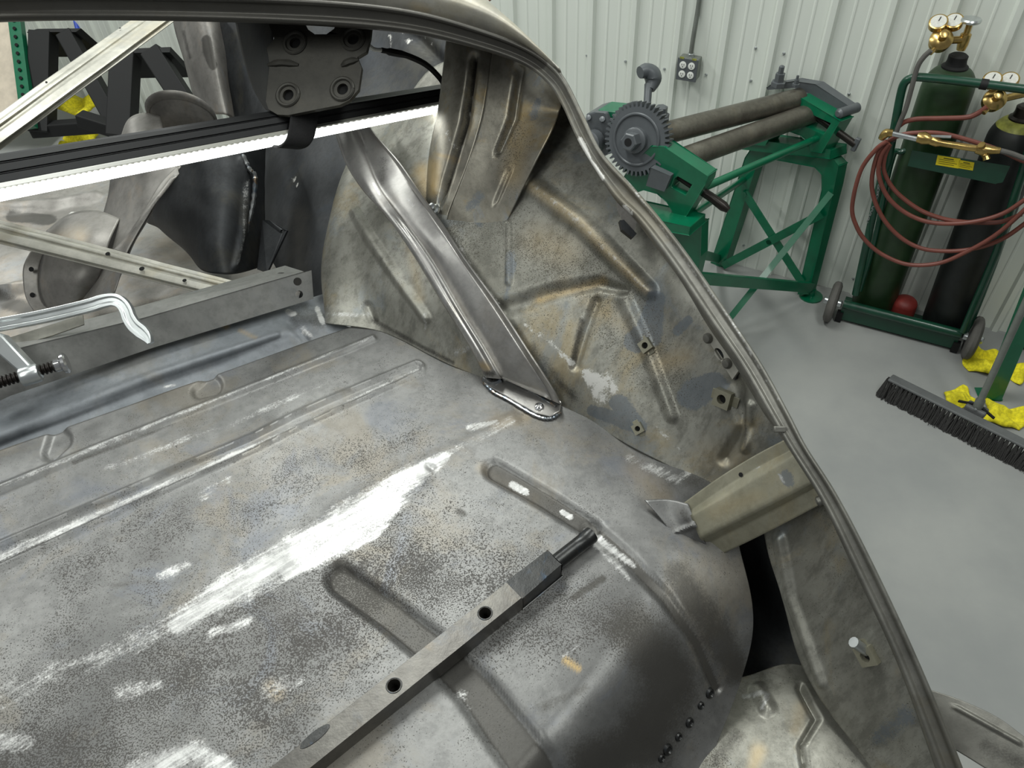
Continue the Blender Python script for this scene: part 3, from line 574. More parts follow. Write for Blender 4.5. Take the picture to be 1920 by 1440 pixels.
for L in ([(502, 122), (530, 118), (560, 122)], [(672, 112), (655, 116), (640, 124)]):
    MB().tube(cr([hp(x, y, .0) for x, y in L], 12), [.002, .003, .004, .005, .005, .005, .005, .005, .005, .004, .003, .002], 8).build('pressed_crease', M['bracket'], hb)
strip_sheet('hinge_arm', [[(440, 30, 1.09), (475, 30, 1.03), (515, 40, .995)], [(456, 105, 1.09), (485, 105, 1.035), (508, 110, .995)], [(475, 165, 1.09), (492, 170, 1.04), (505, 180, .995)], [(498, 205, 1.08), (508, 210, 1.03), (522, 214, .995)]], 30, 20, M['dark_steel'], parent=car, label='dark curved hinge arm')

# dark body side behind, pillar, cabin floor
strip_sheet('cabin_side_panel', [[(395, 20, 1.75), (560, 20, 1.62), (720, 30, 1.5), (900, 50, 1.32)], [(420, 180, 1.78), (560, 170, 1.62), (720, 160, 1.48), (860, 170, 1.3)], [(470, 330, 1.75), (540, 330, 1.6), (640, 330, 1.46), (760, 330, 1.36)], [(480, 560, 1.62), (540, 560, 1.5), (620, 580, 1.40), (720, 600, 1.3)]], 60, 60, M['dark_steel'],
            [([(780, 70, 20), (830, 120, 16)], -.01, 'round')], {'w': [([(735, 70, 5), (738, 110, 4)], .7, 1), ([(760, 60, 5), (775, 95, 4)], .7, 1), ([(800, 62, 6), (812, 90, 4)], .7, 1), ([(550, 330, 5), (558, 350, 4)], .7, 1)], 'k': [([(560, 400, 60), (560, 540, 60)], .6, 1.2)]}, 'dark stained cabin side panel', rough=.004)
strip_sheet('door_pillar', [[(322, 20, 1.80), (345, 20, 1.74), (385, 20, 1.70), (420, 30, 1.76)], [(340, 90, 1.80), (360, 90, 1.74), (398, 90, 1.70), (424, 95, 1.76)], [(358, 150, 1.80), (376, 150, 1.74), (408, 150, 1.70), (430, 160, 1.76)], [(372, 215, 1.80), (392, 215, 1.74), (424, 215, 1.70), (440, 225, 1.76)]], 40, 24, M['pale_steel'], (),
            {'k': [([(388, 75, 12), (392, 100, 14), (400, 125, 10)], 1.0, .7), ([(345, 60, 8), (360, 110, 6)], .6, 1)]}, 'grey door pillar with a black rust blotch', rough=.003)
strip_sheet('cabin_floor', [[(-150, 340, 1.95), (60, 330, 1.95), (200, 330, 1.95), (420, 360, 1.85), (520, 400, 1.8)], [(-150, 440, 1.75), (60, 430, 1.75), (200, 420, 1.75), (400, 440, 1.7), (520, 470, 1.65)], [(-150, 560, 1.58), (60, 550, 1.55), (200, 545, 1.55), (400, 540, 1.5), (560, 540, 1.5)], [(-150, 720, 1.4), (60, 690, 1.4), (200, 660, 1.4), (400, 610, 1.38), (560, 560, 1.4)]], 60, 80, M['pale_steel'],
            [([(-50, 400, 12), (190, 372, 12)], .02, 'round'), ([(0, 545, 14), (170, 520, 12)], .02, 'round')], {'k': [([(20, 408, 14), (95, 412, 16)], 1.2, .8), ([(0, 560, 26), (60, 580, 26)], .9, 1), ([(190, 600, 30), (330, 560, 26)], .8, 1), ([(320, 520, 26), (420, 520, 26)], .9, 1)], 'w': [([(132, 404, 4), (148, 406, 5)], 1, .8)]}, 'grey cabin floor pan with dark cut-outs', rough=.006, left=2.0)
# torn flange on the body side
MB().prism([P(x, y, d) for x, y, d in [(492, 412, 1.5), (505, 413, 1.49), (538, 432, 1.47), (500, 512, 1.46), (482, 505, 1.48)]], FW * .004 + RT * .002, [circ(P(529, 434, 1.475), RT, DN, .004, 10)]).build('side_flange', M['dark_steel'], car, smooth=False)
weld([P(x, y, 1.47) for x, y in [(455, 290), (468, 318), (478, 330), (476, 370), (468, 410), (455, 455), (440, 500)]], .004, 40)

# ------------------------------------------------------------------ loose things in and on the body
# square bar with holes
zb = ZF + .0235
b0 = onz(430, 1530, zb); b1 = onz(1040, 1046, zb); bt = nrm(b1 - b0); bs = np.cross(bt, V(0, 0, 1)); bw = .0115
bar = thing('square_bar', tuple((b0 + b1) / 2 - V(0, 0, .0235)), 'square steel bar with two drilled holes lying on the trunk floor', 'bar')
hl = [onz(740, 1287, zb), onz(907, 1147, zb)]
hl = [b0 + bt * np.dot(h - b0, bt) for h in hl]
knee = b0 + bt * (np.dot(onz(965, 1105, zb) - b0, bt))
MB().prism([b0 - bs * bw, b0 + bs * bw, knee + bs * bw, knee - bs * bw], V(0, 0, -.0235), [circ(h, bt, bs, .0062, 20) for h in hl]).build('shaft', M['bar'], bar, smooth=False, bevel=.0012)
for h in hl:
    MB().tube([h + .0071 * (bt * math.cos(q) + bs * math.sin(q)) for q in np.linspace(0, 2 * math.pi, 22)], .0007, 6, False).build('hole_rim', M['burnt'], bar)
    MB().lathe(h - V(0, 0, .02), V(0, 0, 1), [(.0061, 0), (.0061, .004)], 16).build('bore', M['hole'], bar)
MB().prism([knee - bs * bw, knee + bs * bw, b1 + bs * bw * .95, b1 - bs * bw * .95], V(0, 0, -.0225)).build('heat_blued_end', M['burnt'], bar, smooth=False, bevel=.0012)
tip = onz(1112, 992, zb); tt = b1 + bt * (np.dot(tip - b1, bt)) - V(0, 0, .012)
MB().tube([b1 - bt * .01 - V(0, 0, .011), b1 + bt * .03 - V(0, 0, .012), tt - bt * .012, tt - bt * .011, tt], [.0088, .0088, .0088, .0094, .0092], 18).build('round_tip', M['burnt'], bar)
hm = b0 + bt * np.dot(onz(600, 1395, zb) - b0, bt)
MB().prism(circ(hm - bs * bw * .75, bt, bs, .015, 16, .0045), V(0, 0, .0006)).build('heat_mark', M['burnt'], bar)

# LED shop light bar
dA, dB = .80, 1.13
Lx = -160; f_ = lambda y0, y1, x: y0 + (y1 - y0) * x / 827.
ipt = lambda x, y, o=0: P(x, y, 1 / (1 / dA + (1 / dB - 1 / dA) * x / 827.) + o)
light = thing('led_light_bar', tuple(ipt(400, 300)), 'glowing LED strip light with black housing strapped under the hinge bracket', 'light')
xs = (-330, 850)
def prof_bar(name, cs, mat, **kk):
    v = []; m = len(cs)
    for x in xs:
        for (ya, yb, o) in cs: v.append(ipt(x, f_(ya, yb, x), o))
    f = [(i, (i + 1) % m, (i + 1) % m + m, i + m) for i in range(m)] + [tuple(range(m))[::-1], tuple(range(m, 2 * m))]
    return make(name, v, f, mat, light, smooth=False, **kk)
prof_bar('housing', [(288, 158, .012), (302, 166, 0), (304, 167, .002), (306, 168, .002), (308, 169, 0), (322, 177, 0), (324, 178, .002), (326, 179, .002), (328, 180, 0), (342, 189, 0), (346, 192, .012), (346, 192, .03), (292, 160, .045)], M['black_al'])
prof_bar('lens_edge', [(343, 190, -.001), (352, 194, -.004), (356, 197, -.003), (356, 197, .02), (343, 190, .02)], M['lens'])
prof_bar('lens', [(356, 197, -.003), (366, 203, -.002), (374, 208, .006), (378, 211, .018), (356, 197, .022)], M['led'])
mb = MB()
for k in range(107):
    x = -322 + k * 10.9
    mb.box(ipt(x, f_(357, 198.5, x), -.0042), nrm(RT) * .0035, DN * .0028, FW * .0012)
mb.build('led_row', M['led'], light, smooth=False, kind='stuff')
MB().tube(cr([P(x, y, d) for x, y, d in [(686, 80, 1.0), (700, 92, 1.01), (715, 94, 1.02)]], 8), .0028, 8).build('white_cord', M['white'], light)
MB().tube(cr([P(x, y, d) for x, y, d in [(715, 94, 1.02), (735, 98, 1.03), (765, 105, 1.06), (800, 122, 1.09), (826, 148, 1.12), (834, 165, 1.13)]], 20), [.0036] * 3 + [.005] * 4 + [.0042] * 13, 8).build('black_cord', M['black'], light)
# strap
sg_ = [(566, 205, -.012), (566, 222, -.014), (564, 240, -.016), (560, 258, -.016), (553, 270, -.012), (543, 276, -.004), (528, 276, .012), (520, 272, .03)]
v = []; hw = 23
gS = np.array([[ipt(x - hw * (1 if i < 5 else 1 - .12 * (i - 4)) + (3 if i < 3 else 0), y + 3, o), ipt(x, y, o - .001), ipt(x + hw + (2 if i > 3 else 6 - i), y - 4, o)] for i, (x, y, o) in enumerate(sg_)][::1]) if False else None
rows = [[(545, 208, -.012), (600, 198, -.012)], [(544, 225, -.014), (597, 215, -.014)], [(541, 245, -.016), (593, 238, -.016)], [(536, 262, -.017), (588, 258, -.016)], [(528, 272, -.012), (578, 272, -.012)], [(518, 275, .0), (562, 278, .0)], [(510, 273, .014), (545, 277, .012)]]
gS = cr(np.array([[ipt(*a), ipt(*((np.array(a) + np.array(b)) / 2)), ipt(*b)] for a, b in rows]), 24); gS = np.swapaxes(cr(np.swapaxes(gS, 0, 1), 12), 0, 1)
stp = sheet('webbing_strap', gS, M['strap'], None, (), None, .003).o
tag(stp, 'black webbing strap looped around the LED light bar', 'strap')

# galvanised brace rails (hat section)
def hat(name, a0, a1, b0_, b1_, n, depth, label):
    """a0,a1: top edge px ends with depth; b0_,b1_: bottom edge ends"""
    root = thing(name, tuple(P(*a0)), label, 'brace', 'galvanised brace rails in the cabin')
    cs = [(0, 0), (.16, 0), (.22, -depth * .6), (.30, -depth * .6), (.36, -depth * .2), (.46, -depth * .25), (.52, -depth), (.80, -depth), (.86, -.0), (1, 0)]
    g = np.array([[P(*(np.array(a) + (np.array(b) - np.array(a)) * t + V(0, 0, o))) for t, o in cs] for a, b in ((a0, b0_), (a1, b1_))])
    g = np.swapaxes(lin(np.swapaxes(lin(g, 30), 0, 1), 64), 0, 1)
    s = sheet('hat_section', g, M['galv'], root, (), None, .0014, rough=.0008, sharp=25)
    return root, s
r1, s1 = hat('brace_rail', (-120, 296, 1.22), (300, 0, 1.62), (-120, 370, 1.20), (380, 0, 1.60), 2, .012, 'pale galvanised brace rail slanting up behind the trunk rail')
for x, y in ((87, 154), (172, 134), (225, 53)):
    p, nn = at(s1, x, y, .001); MB().lathe(p, nn, [(.002, 0), (.002, .0006)], 8).build('drilled_hole', M['hole'], r1)
r2, s2 = hat('brace_rail', (-120, 382, 1.36), (470, 536, 1.27), (-120, 428, 1.34), (410, 558, 1.25), 2, .012, 'grey galvanised brace rail sloping down behind the steel channel')
for x, y, r in ((202, 476, .004), (266, 504, .0045), (346, 526, .0035)):
    p, nn = at(s2, x, y, .002); MB().lathe(p, nn, [(r, 0), (r, .0006)], 10).build('drilled_hole', M['hole'], r2)

# steel channel clamped to the shelf
ch = thing('steel_channel', tuple(P(300, 640, 1.09)), 'long grey folded steel channel clamped along the shelf panel', 'channel')
hz_ = [circ(P(558, 528, 1.122), RT, DN, .0062, 14), circ(P(560, 553, 1.128), RT, DN, .0056, 14)]
pA, pBq, pC = P(-200, 716, .955), P(582, 508, 1.122), P(-200, 838, .97)
nC = nrm(np.cross(pBq - pA, pC - pA)); nC = nC if nC @ (CAM - pA) > 0 else -nC
cp = lambda x, y: onpl(x, y, pA, nC); cu_ = nrm(pBq - pA); cv_ = np.cross(nC, cu_)
MB().prism([cp(-620, 824), cp(-200, 716), cp(67, 647), cp(273, 597), cp(584, 507), cp(588, 560), cp(540, 575), cp(287, 652), cp(20, 742), cp(-200, 845), cp(-620, 1040)], -nC * .002, [circ(cp(558, 528), cu_, cv_, .0062, 14), circ(cp(561, 552), cu_, cv_, .0058, 14)]).build('front_web', M['channel'], ch, smooth=False)
bk = FW * .05 + DN * -.028
MB().prism([cp(-620, 824), cp(-200, 716), cp(67, 647), cp(273, 597), cp(570, 511), onpl(535, 500, pA + bk, nC), onpl(262, 576, pA + bk, nC), onpl(-200, 690, pA + bk, nC), onpl(-620, 794, pA + bk, nC)], V(0, 0, .002), [circ((cp(535, 520) + onpl(520, 508, pA + bk, nC)) / 2, nrm(RT), nrm(FW * .9 - DN * .3), .005, 10)]).build('top_flange', M['channel'], ch, smooth=False)
# short notched strip
MB_ = MB().prism([P(x, y, 1.02) for x, y in [(-60, 655), (14, 634), (155, 590), (157, 608), (100, 628), (20, 652), (-60, 676)]], FW * .002 + DN * .001)
tag(MB_.build('metal_strip', M['galv'], None, smooth=False), 'short flat galvanised strip lying under the clamp rail', 'metal strip')

# F-clamp
cl = thing('bar_clamp', tuple(P(60, 690, .98)), 'zinc-plated bar clamp gripping the steel channel', 'clamp')
q = [P(x, y, .985) for x, y in [(-330, 668), (-120, 630), (0, 609), (80, 594), (165, 574), (190, 566), (212, 562), (228, 568), (238, 582), (243, 596), (252, 610), (266, 622), (276, 632), (283, 644)]]
qs = cr(q, 60); wdh = np.interp(np.linspace(-1, 12, 60), [-1, 4, 6, 8, 10, 11, 12], [.0085, .0085, .008, .0085, .009, .007, .003])
mb = MB()
TT = np.gradient(qs, axis=0); TT /= np.linalg.norm(TT, axis=1)[:, None]
v = []; f = []
for i in range(60):
    a = nrm(np.cross(TT[i], FW)); 
    for (u2, w2) in ((1, -.5), (.45, -.5), (.35, -.25), (-.35, -.25), (-.45, -.5), (-1, -.5), (-1, .5), (1, .5)): v.append(qs[i] + a * u2 * wdh[i] + FW * w2 * .009)
for i in range(59):
    for k in range(8): f.append((i * 8 + k, i * 8 + (k + 1) % 8, i * 8 + 8 + (k + 1) % 8, i * 8 + 8 + k))
f += [tuple(range(8))[::-1], tuple(59 * 8 + k for k in range(8))]
make('clamp_rail', v, f, M['zinc'], cl, sharp=30, bevel=.0008)
MB().prism([P(x, y, .965) for x, y in [(-30, 618), (4, 628), (60, 688), (72, 698), (68, 714), (44, 712), (36, 700), (-10, 660), (-30, 655)]], FW * .016).build('sliding_arm', M['zinc'], cl, smooth=False, bevel=.003)
ax0 = P(-120, 752, .94); ax1 = P(118, 682, .985); axd = nrm(ax1 - ax0)
cc = P(57, 703, .968); MB().lathe(cc - axd * .011, axd, [(.0115, 0), (.0125, .002), (.0125, .02), (.0115, .022)], 18).build('threaded_collar', M['zinc'], cl)
L = np.linalg.norm(ax1 - ax0); pr = []; h = 0
while h < L - .012: pr += [(.0052, h), (.0076, h + .0012), (.0076, h + .0026), (.0052, h + .0038)]; h += .005
MB().lathe(ax0, axd, pr, 16).build('screw_spindle', M['thread'], cl)
MB().lathe(ax0 - axd * .11, axd, [(.008, 0), (.015, .006), (.016, .05), (.014, .1), (.009, .115)], 18).build('grip', M['black'], cl)
MB().lathe(ax1 - axd * .012, axd, [(.006, 0), (.009, .003), (.009, .009), (.0135, .012), (.0145, .016), (.012, .018)], 18).build('swivel_pad', M['chrome'], cl)

# flared sheet-metal pieces lying in the cabin
hd = thing('flared_housing', tuple(P(190, 560, 1.42)), 'pale flared sheet-metal housing with a round drilled flange', 'sheet-metal part')
strip_sheet('curved_wall', [[(215, 300, 1.50), (262, 290, 1.42), (310, 300, 1.38), (340, 312, 1.36)], [(195, 400, 1.48), (235, 395, 1.40), (265, 400, 1.36), (288, 385, 1.34)], [(165, 480, 1.46), (200, 480, 1.38), (225, 478, 1.34), (246, 462, 1.33)], [(120, 575, 1.44), (160, 570, 1.36), (190, 562, 1.33), (214, 548, 1.32)]], 40, 30, M['pale_steel'], (), None, None, parent=hd, rough=.002)
strip_sheet('edge_flange', [[(332, 312, 1.365), (336, 326, 1.35)], [(300, 345, 1.355), (318, 350, 1.34)], [(270, 395, 1.345), (287, 390, 1.33)], [(240, 440, 1.34), (262, 430, 1.325)], [(212, 470, 1.335), (236, 478, 1.32)]], 40, 8, M['pale_steel'], [([(325, 335, 5), (268, 408, 5), (235, 465, 5)], .003, 'round')], {'k': [([(300, 370, 5), (250, 440, 5)], .5, 1)]}, None, lu=True, parent=hd)
strip_sheet('bowl', [[(88, 432, 1.45), (130, 402, 1.44), (180, 395, 1.43), (225, 410, 1.41)], [(70, 470, 1.42), (110, 455, 1.385), (160, 450, 1.365), (205, 455, 1.37)], [(68, 530, 1.40), (100, 525, 1.365), (145, 520, 1.35), (190, 510, 1.36)], [(80, 582, 1.40), (105, 583, 1.38), (135, 570, 1.37), (165, 555, 1.38)]], 34, 34, M['pale_steel'], (), {'y': [([(110, 450, 30), (150, 440, 30)], .14, 1)]}, None, parent=hd)
strip_sheet('round_flange', [[(58, 470, 1.395), (84, 466, 1.40)], [(44, 500, 1.385), (74, 500, 1.39)], [(44, 535, 1.38), (72, 540, 1.385)], [(50, 562, 1.375), (82, 572, 1.38)], [(64, 585, 1.37), (110, 588, 1.375)]], 30, 10, M['pale_steel'], lu=True, parent=hd)
for x, y in ((59, 505), (61, 553)): MB().lathe(P(x, y, 1.378), -FW, [(.0045, 0), (.0045, .0012)], 12).build('drilled_hole', M['hole'], hd)
dc = thing('air_duct_ring', tuple(P(330, 250, 1.62)), 'round grey metal duct mouth standing above the light bar', 'duct')
c0 = P(343, 222, 1.62); ux = RT * .073; uy = nrm(DN * .45 + FW * .9) * .062; rings = []
for s_, h_ in ((1.0, -.012), (1.0, 0), (.97, .004), (.93, .0), (.90, .03), (.88, .08)):
    rings.append([c0 + ux * s_ * math.cos(q) + uy * s_ * math.sin(q) + V(0, 0, -h_) for q in np.linspace(0, 2 * math.pi, 41)])
sheet('mouth_ring', np.array(rings), M['pale_steel'], dc, (), None, .002)
strip_sheet('duct_body', [[(225, 262, 1.62), (240, 225, 1.6), (268, 212, 1.6), (300, 218, 1.6)], [(215, 290, 1.58), (240, 270, 1.55), (270, 262, 1.54), (310, 262, 1.54)], [(210, 330, 1.56), (240, 320, 1.52), (270, 318, 1.5), (320, 320, 1.5)]], 20, 24, M['pale_steel'], parent=dc)
fn_ = thing('funnel_panel', tuple(P(400, 510, 1.48)), 'dark grey funnel-shaped panel beside the cabin side wall', 'sheet-metal part')
strip_sheet('funnel_wall', [[(290, 270, 1.62), (345, 265, 1.5), (410, 270, 1.46), (460, 275, 1.48), (500, 270, 1.55)], [(268, 400, 1.62), (330, 380, 1.5), (400, 370, 1.44), (455, 370, 1.46), (496, 370, 1.55)], [(300, 430, 1.60), (350, 450, 1.48), (405, 450, 1.42), (450, 450, 1.45), (495, 440, 1.54)], [(350, 470, 1.56), (375, 505, 1.46), (415, 514, 1.42), (450, 512, 1.44), (490, 500, 1.52)]], 40, 50, M['dark_steel'], [([(452, 300, 10), (466, 340, 9), (455, 430, 9), (440, 500, 8)], .008, 'round')], {'g': [([(460, 340, 6), (452, 440, 5), (442, 495, 5)], .5, 1)], 'w': [([(462, 312, 5), (470, 320, 5)], .8, 1)]}, None, parent=fn_, rough=.002)

# ------------------------------------------------------------------ seen through the cabin: black stands, shelving
def bgd(x, y, d): return P(x, y, d)
def stand(label, legs, plate, beam, d):
    root = thing('steel_stand', tuple(onz(*beam[1], 0)), label, 'stand', 'black steel stands beyond the cabin')
    MB().prism([P(x, y, d) for x, y in plate], FW * .35 + V(0, 0, -.02)).build('top_plate', M['black'], root, smooth=False)
    for (x0, y0, x1, y1, wd) in legs:
        MB().bar(P(x0, y0, d + .05), P(x1, y1, d + .1), wd, .12, RT).build('leg', M['black'], root, smooth=False, bevel=.008)
    (xa, ya), (xb, yb) = beam
    MB().bar(P(xa, ya, d + .1), P(xb, yb, d + .1), .09, .09).build('base_beam', M['black'], root, smooth=False, bevel=.008)
    return root
stand('black steel A-frame stand nearest the green shelf upright', [(82, 62, 78, 250, .15), (125, 64, 215, 225, .11)], [(50, 60), (70, 54), (152, 53), (142, 60)], [(60, 244), (225, 232)], 5.2)
stand('black steel A-frame stand behind the flared duct mouth', [(236, 98, 228, 258, .16), (285, 96, 352, 200, .13)], [(205, 100), (220, 92), (320, 88), (318, 98)], [(150, 222), (240, 250)], 4.9)
tag(MB().box(P(135, 80, 6.4), RT * .62, V(0, 0, .28), FW * .3).build('tool_case', M['black'], None, bevel=.02), 'black tool case behind the stands', 'case')
tc = P(168, 56, 6.2)
fc = bpy.data.curves.new('t', 'FONT'); fc.body = 'PRO'; fc.size = .05; fc.align_x = 'CENTER'; fo = bpy.data.objects.new('t', fc); col.objects.link(fo)
dg = bpy.context.evaluated_depsgraph_get(); me = bpy.data.meshes.new_from_object(fo.evaluated_get(dg)); bpy.data.objects.remove(fo)
R3 = np.stack([nrm(RT), nrm(-DN), -FW], 1)
vv = [tc + R3 @ np.array(v_.co) for v_ in me.vertices]
case = [o for o in col.objects if o.name == 'tool_case'][0]
make('lettering', vv, [tuple(p_.vertices) for p_ in me.polygons], M['white'], case, smooth=False)
sh_ = thing('shelf_upright', tuple(P(50, 250, 5.2)), 'green perforated shelving upright beyond the cabin', 'shelf')
u0, u1 = P(28, 20, 5.2), P(56, 240, 5.2)
MB().bar(u0, u1, .085, .05, RT).build('post', M['green'], sh_, smooth=False)
for k in range(12):
    p = u0 + (u1 - u0) * (.1 + k * .07); MB().lathe(p - FW * .03, -FW, [(.012, 0), (.012, .006)], 8).build('slot', M['hole'], sh_)
MB().bar(P(145, 36, 6.0), P(95, 120, 6.0), .06, .04, RT).build('diagonal_brace', M['green'], sh_, smooth=False)
tag(MB().prism([P(x, y, 5.4) for x, y in [(-60, 20), (28, 24), (50, 180), (55, 240), (-60, 240)]], FW * .02).build('plywood_sheet', M['ply'], None, smooth=False), 'pale plywood sheet leaning by the shelf upright', 'board')
gm = thing('green_machine', tuple(P(310, 210, 6.3)), 'green machine frame behind the black stands', 'machine')
for a, b, wd in [((250, 92, 6.3), (335, 100, 6.3), .07), ((262, 95, 6.3), (275, 215, 6.3), .09), ((335, 95, 6.3), (350, 190, 6.3), .06), ((250, 160, 6.3), (345, 155, 6.3), .05), ((275, 130, 6.3), (300, 210, 6.3), .06)]:
    MB().bar(P(*a), P(*b), wd, .05, FW).build('frame_bar', M['green'], gm, smooth=False, bevel=.006)
MB().lathe(P(295, 68, 6.2), -FW, [(.10, 0), (.10, .04), (.06, .05), (.06, .07)], 20).build('hub', M['grey'], gm)
MB().prism([P(x, y, 6.25) for x, y in [(270, 40), (335, 40), (345, 92), (262, 92)]], FW * .1).build('gear_cover', M['grey'], gm, smooth=False, bevel=.01)
tag(MB().tube([P(140, 34, 5.6), P(146, 56, 5.6)], .016, 10).build('blue_handle', M['blue'], None), 'upright blue handle above the first black stand', 'handle')
tag(MB().tube([P(168, 160, 5.9), P(178, 190, 5.9)], .02, 10).build('blue_handle', M['blue'], None), 'slanting blue handle between the black stand legs', 'handle')

def cloth(c, sx, sy, h, seed, label, n=26):
    r_ = np.random.default_rng(seed); ph = r_.uniform(0, 6, 8); v = []; a0 = r_.uniform(0, 6)
    top = []
    for i in range(n):
        for j in range(n):
            x, y = i / (n - 1) * 2 - 1, j / (n - 1) * 2 - 1
            k = 1 + .10 * math.sin(3 * math.atan2(y, x) + ph[0]) + .06 * math.sin(5 * math.atan2(y, x) + ph[1])
            X, Y = x * sx * k, y * sy * k
            z = h * (.55 + .3 * math.sin(3.1 * x + ph[2] + 1.7 * y) + .20 * math.sin(4.2 * y + ph[3] - 2 * x) + .11 * math.sin(6.5 * x + ph[4] + 3 * y) + .05 * math.sin(11 * y + ph[5]))
            e = max(abs(x), abs(y)); z = max(.004, z * (1 - e ** 4 * .75))
            v.append(c + V(X * math.cos(a0) - Y * math.sin(a0), X * math.sin(a0) + Y * math.cos(a0), z))
    f = [(i * n + j, i * n + j + 1, (i + 1) * n + j + 1, (i + 1) * n + j) for i in range(n - 1) for j in range(n - 1)]
    o = make('cloth', v, f, M['cloth'], None, solid=.003, sharp=70); tag(o, label, 'cloth', 'yellow cloths in the shop'); return o
cloth(onz(1843, 684, 0), .078, .085, .085, 3, 'crumpled yellow cloth by the right cart wheel')
cloth(onz(1896, 698, 0), .06, .06, .07, 8, 'crumpled yellow cloth half hidden behind the green machine leg')
cloth(onz(1800, 748, 0), .06, .055, .05, 5, 'crumpled yellow cloth left of the broom handle socket')
cloth(onz(1882, 782, 0), .078, .068, .06, 11, 'folded yellow cloth right of the broom handle socket')
cloth(P(145, 200, 5.6), .2, .12, .1, 21, 'yellow cloth on the low beam of the black stand')
cloth(P(150, 262, 5.6), .12, .08, .08, 22, 'yellow cloth on the floor seen just above the light bar')

# ------------------------------------------------------------------ outlet and conduit
pw = wall_pt(0, 0, .0); ob_ = lambda x, y, o: onpl(x, y, A0 - WN * o, WN)
oc = ob_(1288, 131, .075)
outlet = thing('outlet_box', tuple(ob_(1288, 150, .0)), 'grey quad power outlet box on the white ribbed wall', 'outlet')
MB().box(oc + WN * .0325, WT * .098, V(0, 0, .1), WN * .062).build('box', M['box'], outlet, smooth=False, bevel=.006)
MB().box(oc - WN * .001, WT * .1, V(0, 0, .104), WN * .004).build('cover_plate', M['grey'], outlet, smooth=False, bevel=.003)
for i in (-1, 1):
    for j in (-1, 1):
        c = oc + WT * .021 * i + V(0, 0, .0215 * j)
        rc = MB().lathe(c - WN * .003, -WN, [(.0165, 0), (.0165, .003), (.014, .0036)], 20).build('receptacle', M['white'], outlet)
        for k in (-1, 1): MB().box(c + WT * .005 * k + V(0, 0, .003) - WN * .0072, WT * .0022, V(0, 0, .007), WN * .001).build('slot', M['hole'], rc, smooth=False)
        MB().lathe(c - V(0, 0, .007) - WN * .0068, -WN, [(.0024, 0), (.0024, .0008)], 8).build('ground_hole', M['hole'], rc)
for i in (-1, 1):
    MB().box(oc + V(0, 0, .053) + WT * .03 * i - WN * .002, WT * .02, V(0, 0, .008), WN * .004).build('cover_ear', M['cyl_yellow'], outlet, smooth=False)
ct = oc + V(0, 0, .05) + WN * .035
cdt = MB().tube(cr([ct, ct + V(0, 0, .04), ct + V(0, 0, .1) + WN * .006, ct + V(0, 0, .2) + WN * .022, ct + V(0, 0, .3) + WN * .024, ct + V(0, 0, 1.6) + WN * .024], 40), .011, 12).build('conduit', M['box'], None)
tag(cdt, 'grey metal conduit rising from the outlet box', 'conduit')
MB().lathe(ct - V(0, 0, .004), V(0, 0, 1), [(.017, 0), (.017, .018), (.014, .02)], 8).build('conduit_nut', M['zinc'], outlet)
tag(MB().tube(cr([P(x, y, 2.2) for x, y in [(900, 16), (912, 4), (930, -12), (960, -60)]], 10), .004, 8).build('overhead_cord', M['hose'], None), 'brown cord crossing in front of the wall above the body', 'cord')

# ------------------------------------------------------------------ slip-roll bender
fl0 = onz(1353, 491, 0); fr0 = onz(1520, 556, 0); FE = nrm(fr0 - fl0); FN = V(FE[1], -FE[0], 0)   # far end frame plane
Fp = lambda x, y, o=0: onpl(x, y, fr0, FN) + FN * o
gC = P(1193, 262, 3.02); rF = Fp(1515, 190); AX = nrm(gC - rF); AX[2] = 0; AX = nrm(AX)
Gp = lambda x, y, o=0: onpl(x, y, P(1270, 340, 3.04), FN) + AX * o
bd = thing('slip_roll', tuple(V(*(fl0 + fr0) / 2)), 'green slip-roll bending machine with two steel rollers and a grey gear', 'machine')
grn = M['green']
MB().prism([Fp(*p) for p in [(1345, 492), (1412, 290), (1424, 272), (1574, 290), (1588, 305), (1580, 345), (1528, 545), (1510, 545), (1556, 350), (1556, 322), (1543, 308), (1450, 291), (1436, 298), (1428, 315), (1369, 494)]], AX * .05).build('stand_frame', grn, bd, smooth=False, bevel=.004)
MB().prism([Fp(*p, -.02) for p in [(1416, 262), (1424, 252), (1583, 274), (1583, 290), (1418, 272)]], AX * .10).build('stand_cap', grn, bd, smooth=False, bevel=.004)
MB().lathe(fr0 + V(0, 0, .0), V(0, 0, 1), [(.06, 0), (.06, .008), (.02, .014), (.018, .05)], 18).build('floor_foot', grn, bd)
MB().lathe(fl0 + V(0, 0, .0), V(0, 0, 1), [(.05, 0), (.05, .008), (.02, .014), (.018, .05)], 18).build('floor_foot', grn, bd)
hs = [(1506, 172), (1522, 172), (1602, 216), (1566, 276), (1545, 272), (1540, 256), (1525, 243), (1505, 236), (1484, 238), (1468, 248), (1458, 262), (1420, 258), (1434, 250), (1470, 234), (1488, 222), (1500, 205)]
MB().prism([Fp(*p, .02) for p in hs], AX * .07, [[Fp(*p, .02) for p in [(1546, 205), (1582, 221), (1569, 241), (1532, 224)]]]).build('end_housing', grn, bd, smooth=False, bevel=.004)
MB().prism([Fp(*p, .01) for p in [(1528, 197), (1545, 206), (1536, 228), (1512, 222), (1518, 205)]], AX * .11).build('slide_block', M['grey'], bd, smooth=False, bevel=.003)
a_, b_ = Fp(1540, 211, .05), Fp(1612, 263, .05); dd = nrm(b_ - a_)
MB().tube([a_, b_], .016, 12).build('adjusting_screw', M['thread'], bd); MB().bar(Fp(1619, 251, .05), Fp(1608, 274, .05), .022, .022).build('screw_handle', M['grey'], bd, bevel=.004)
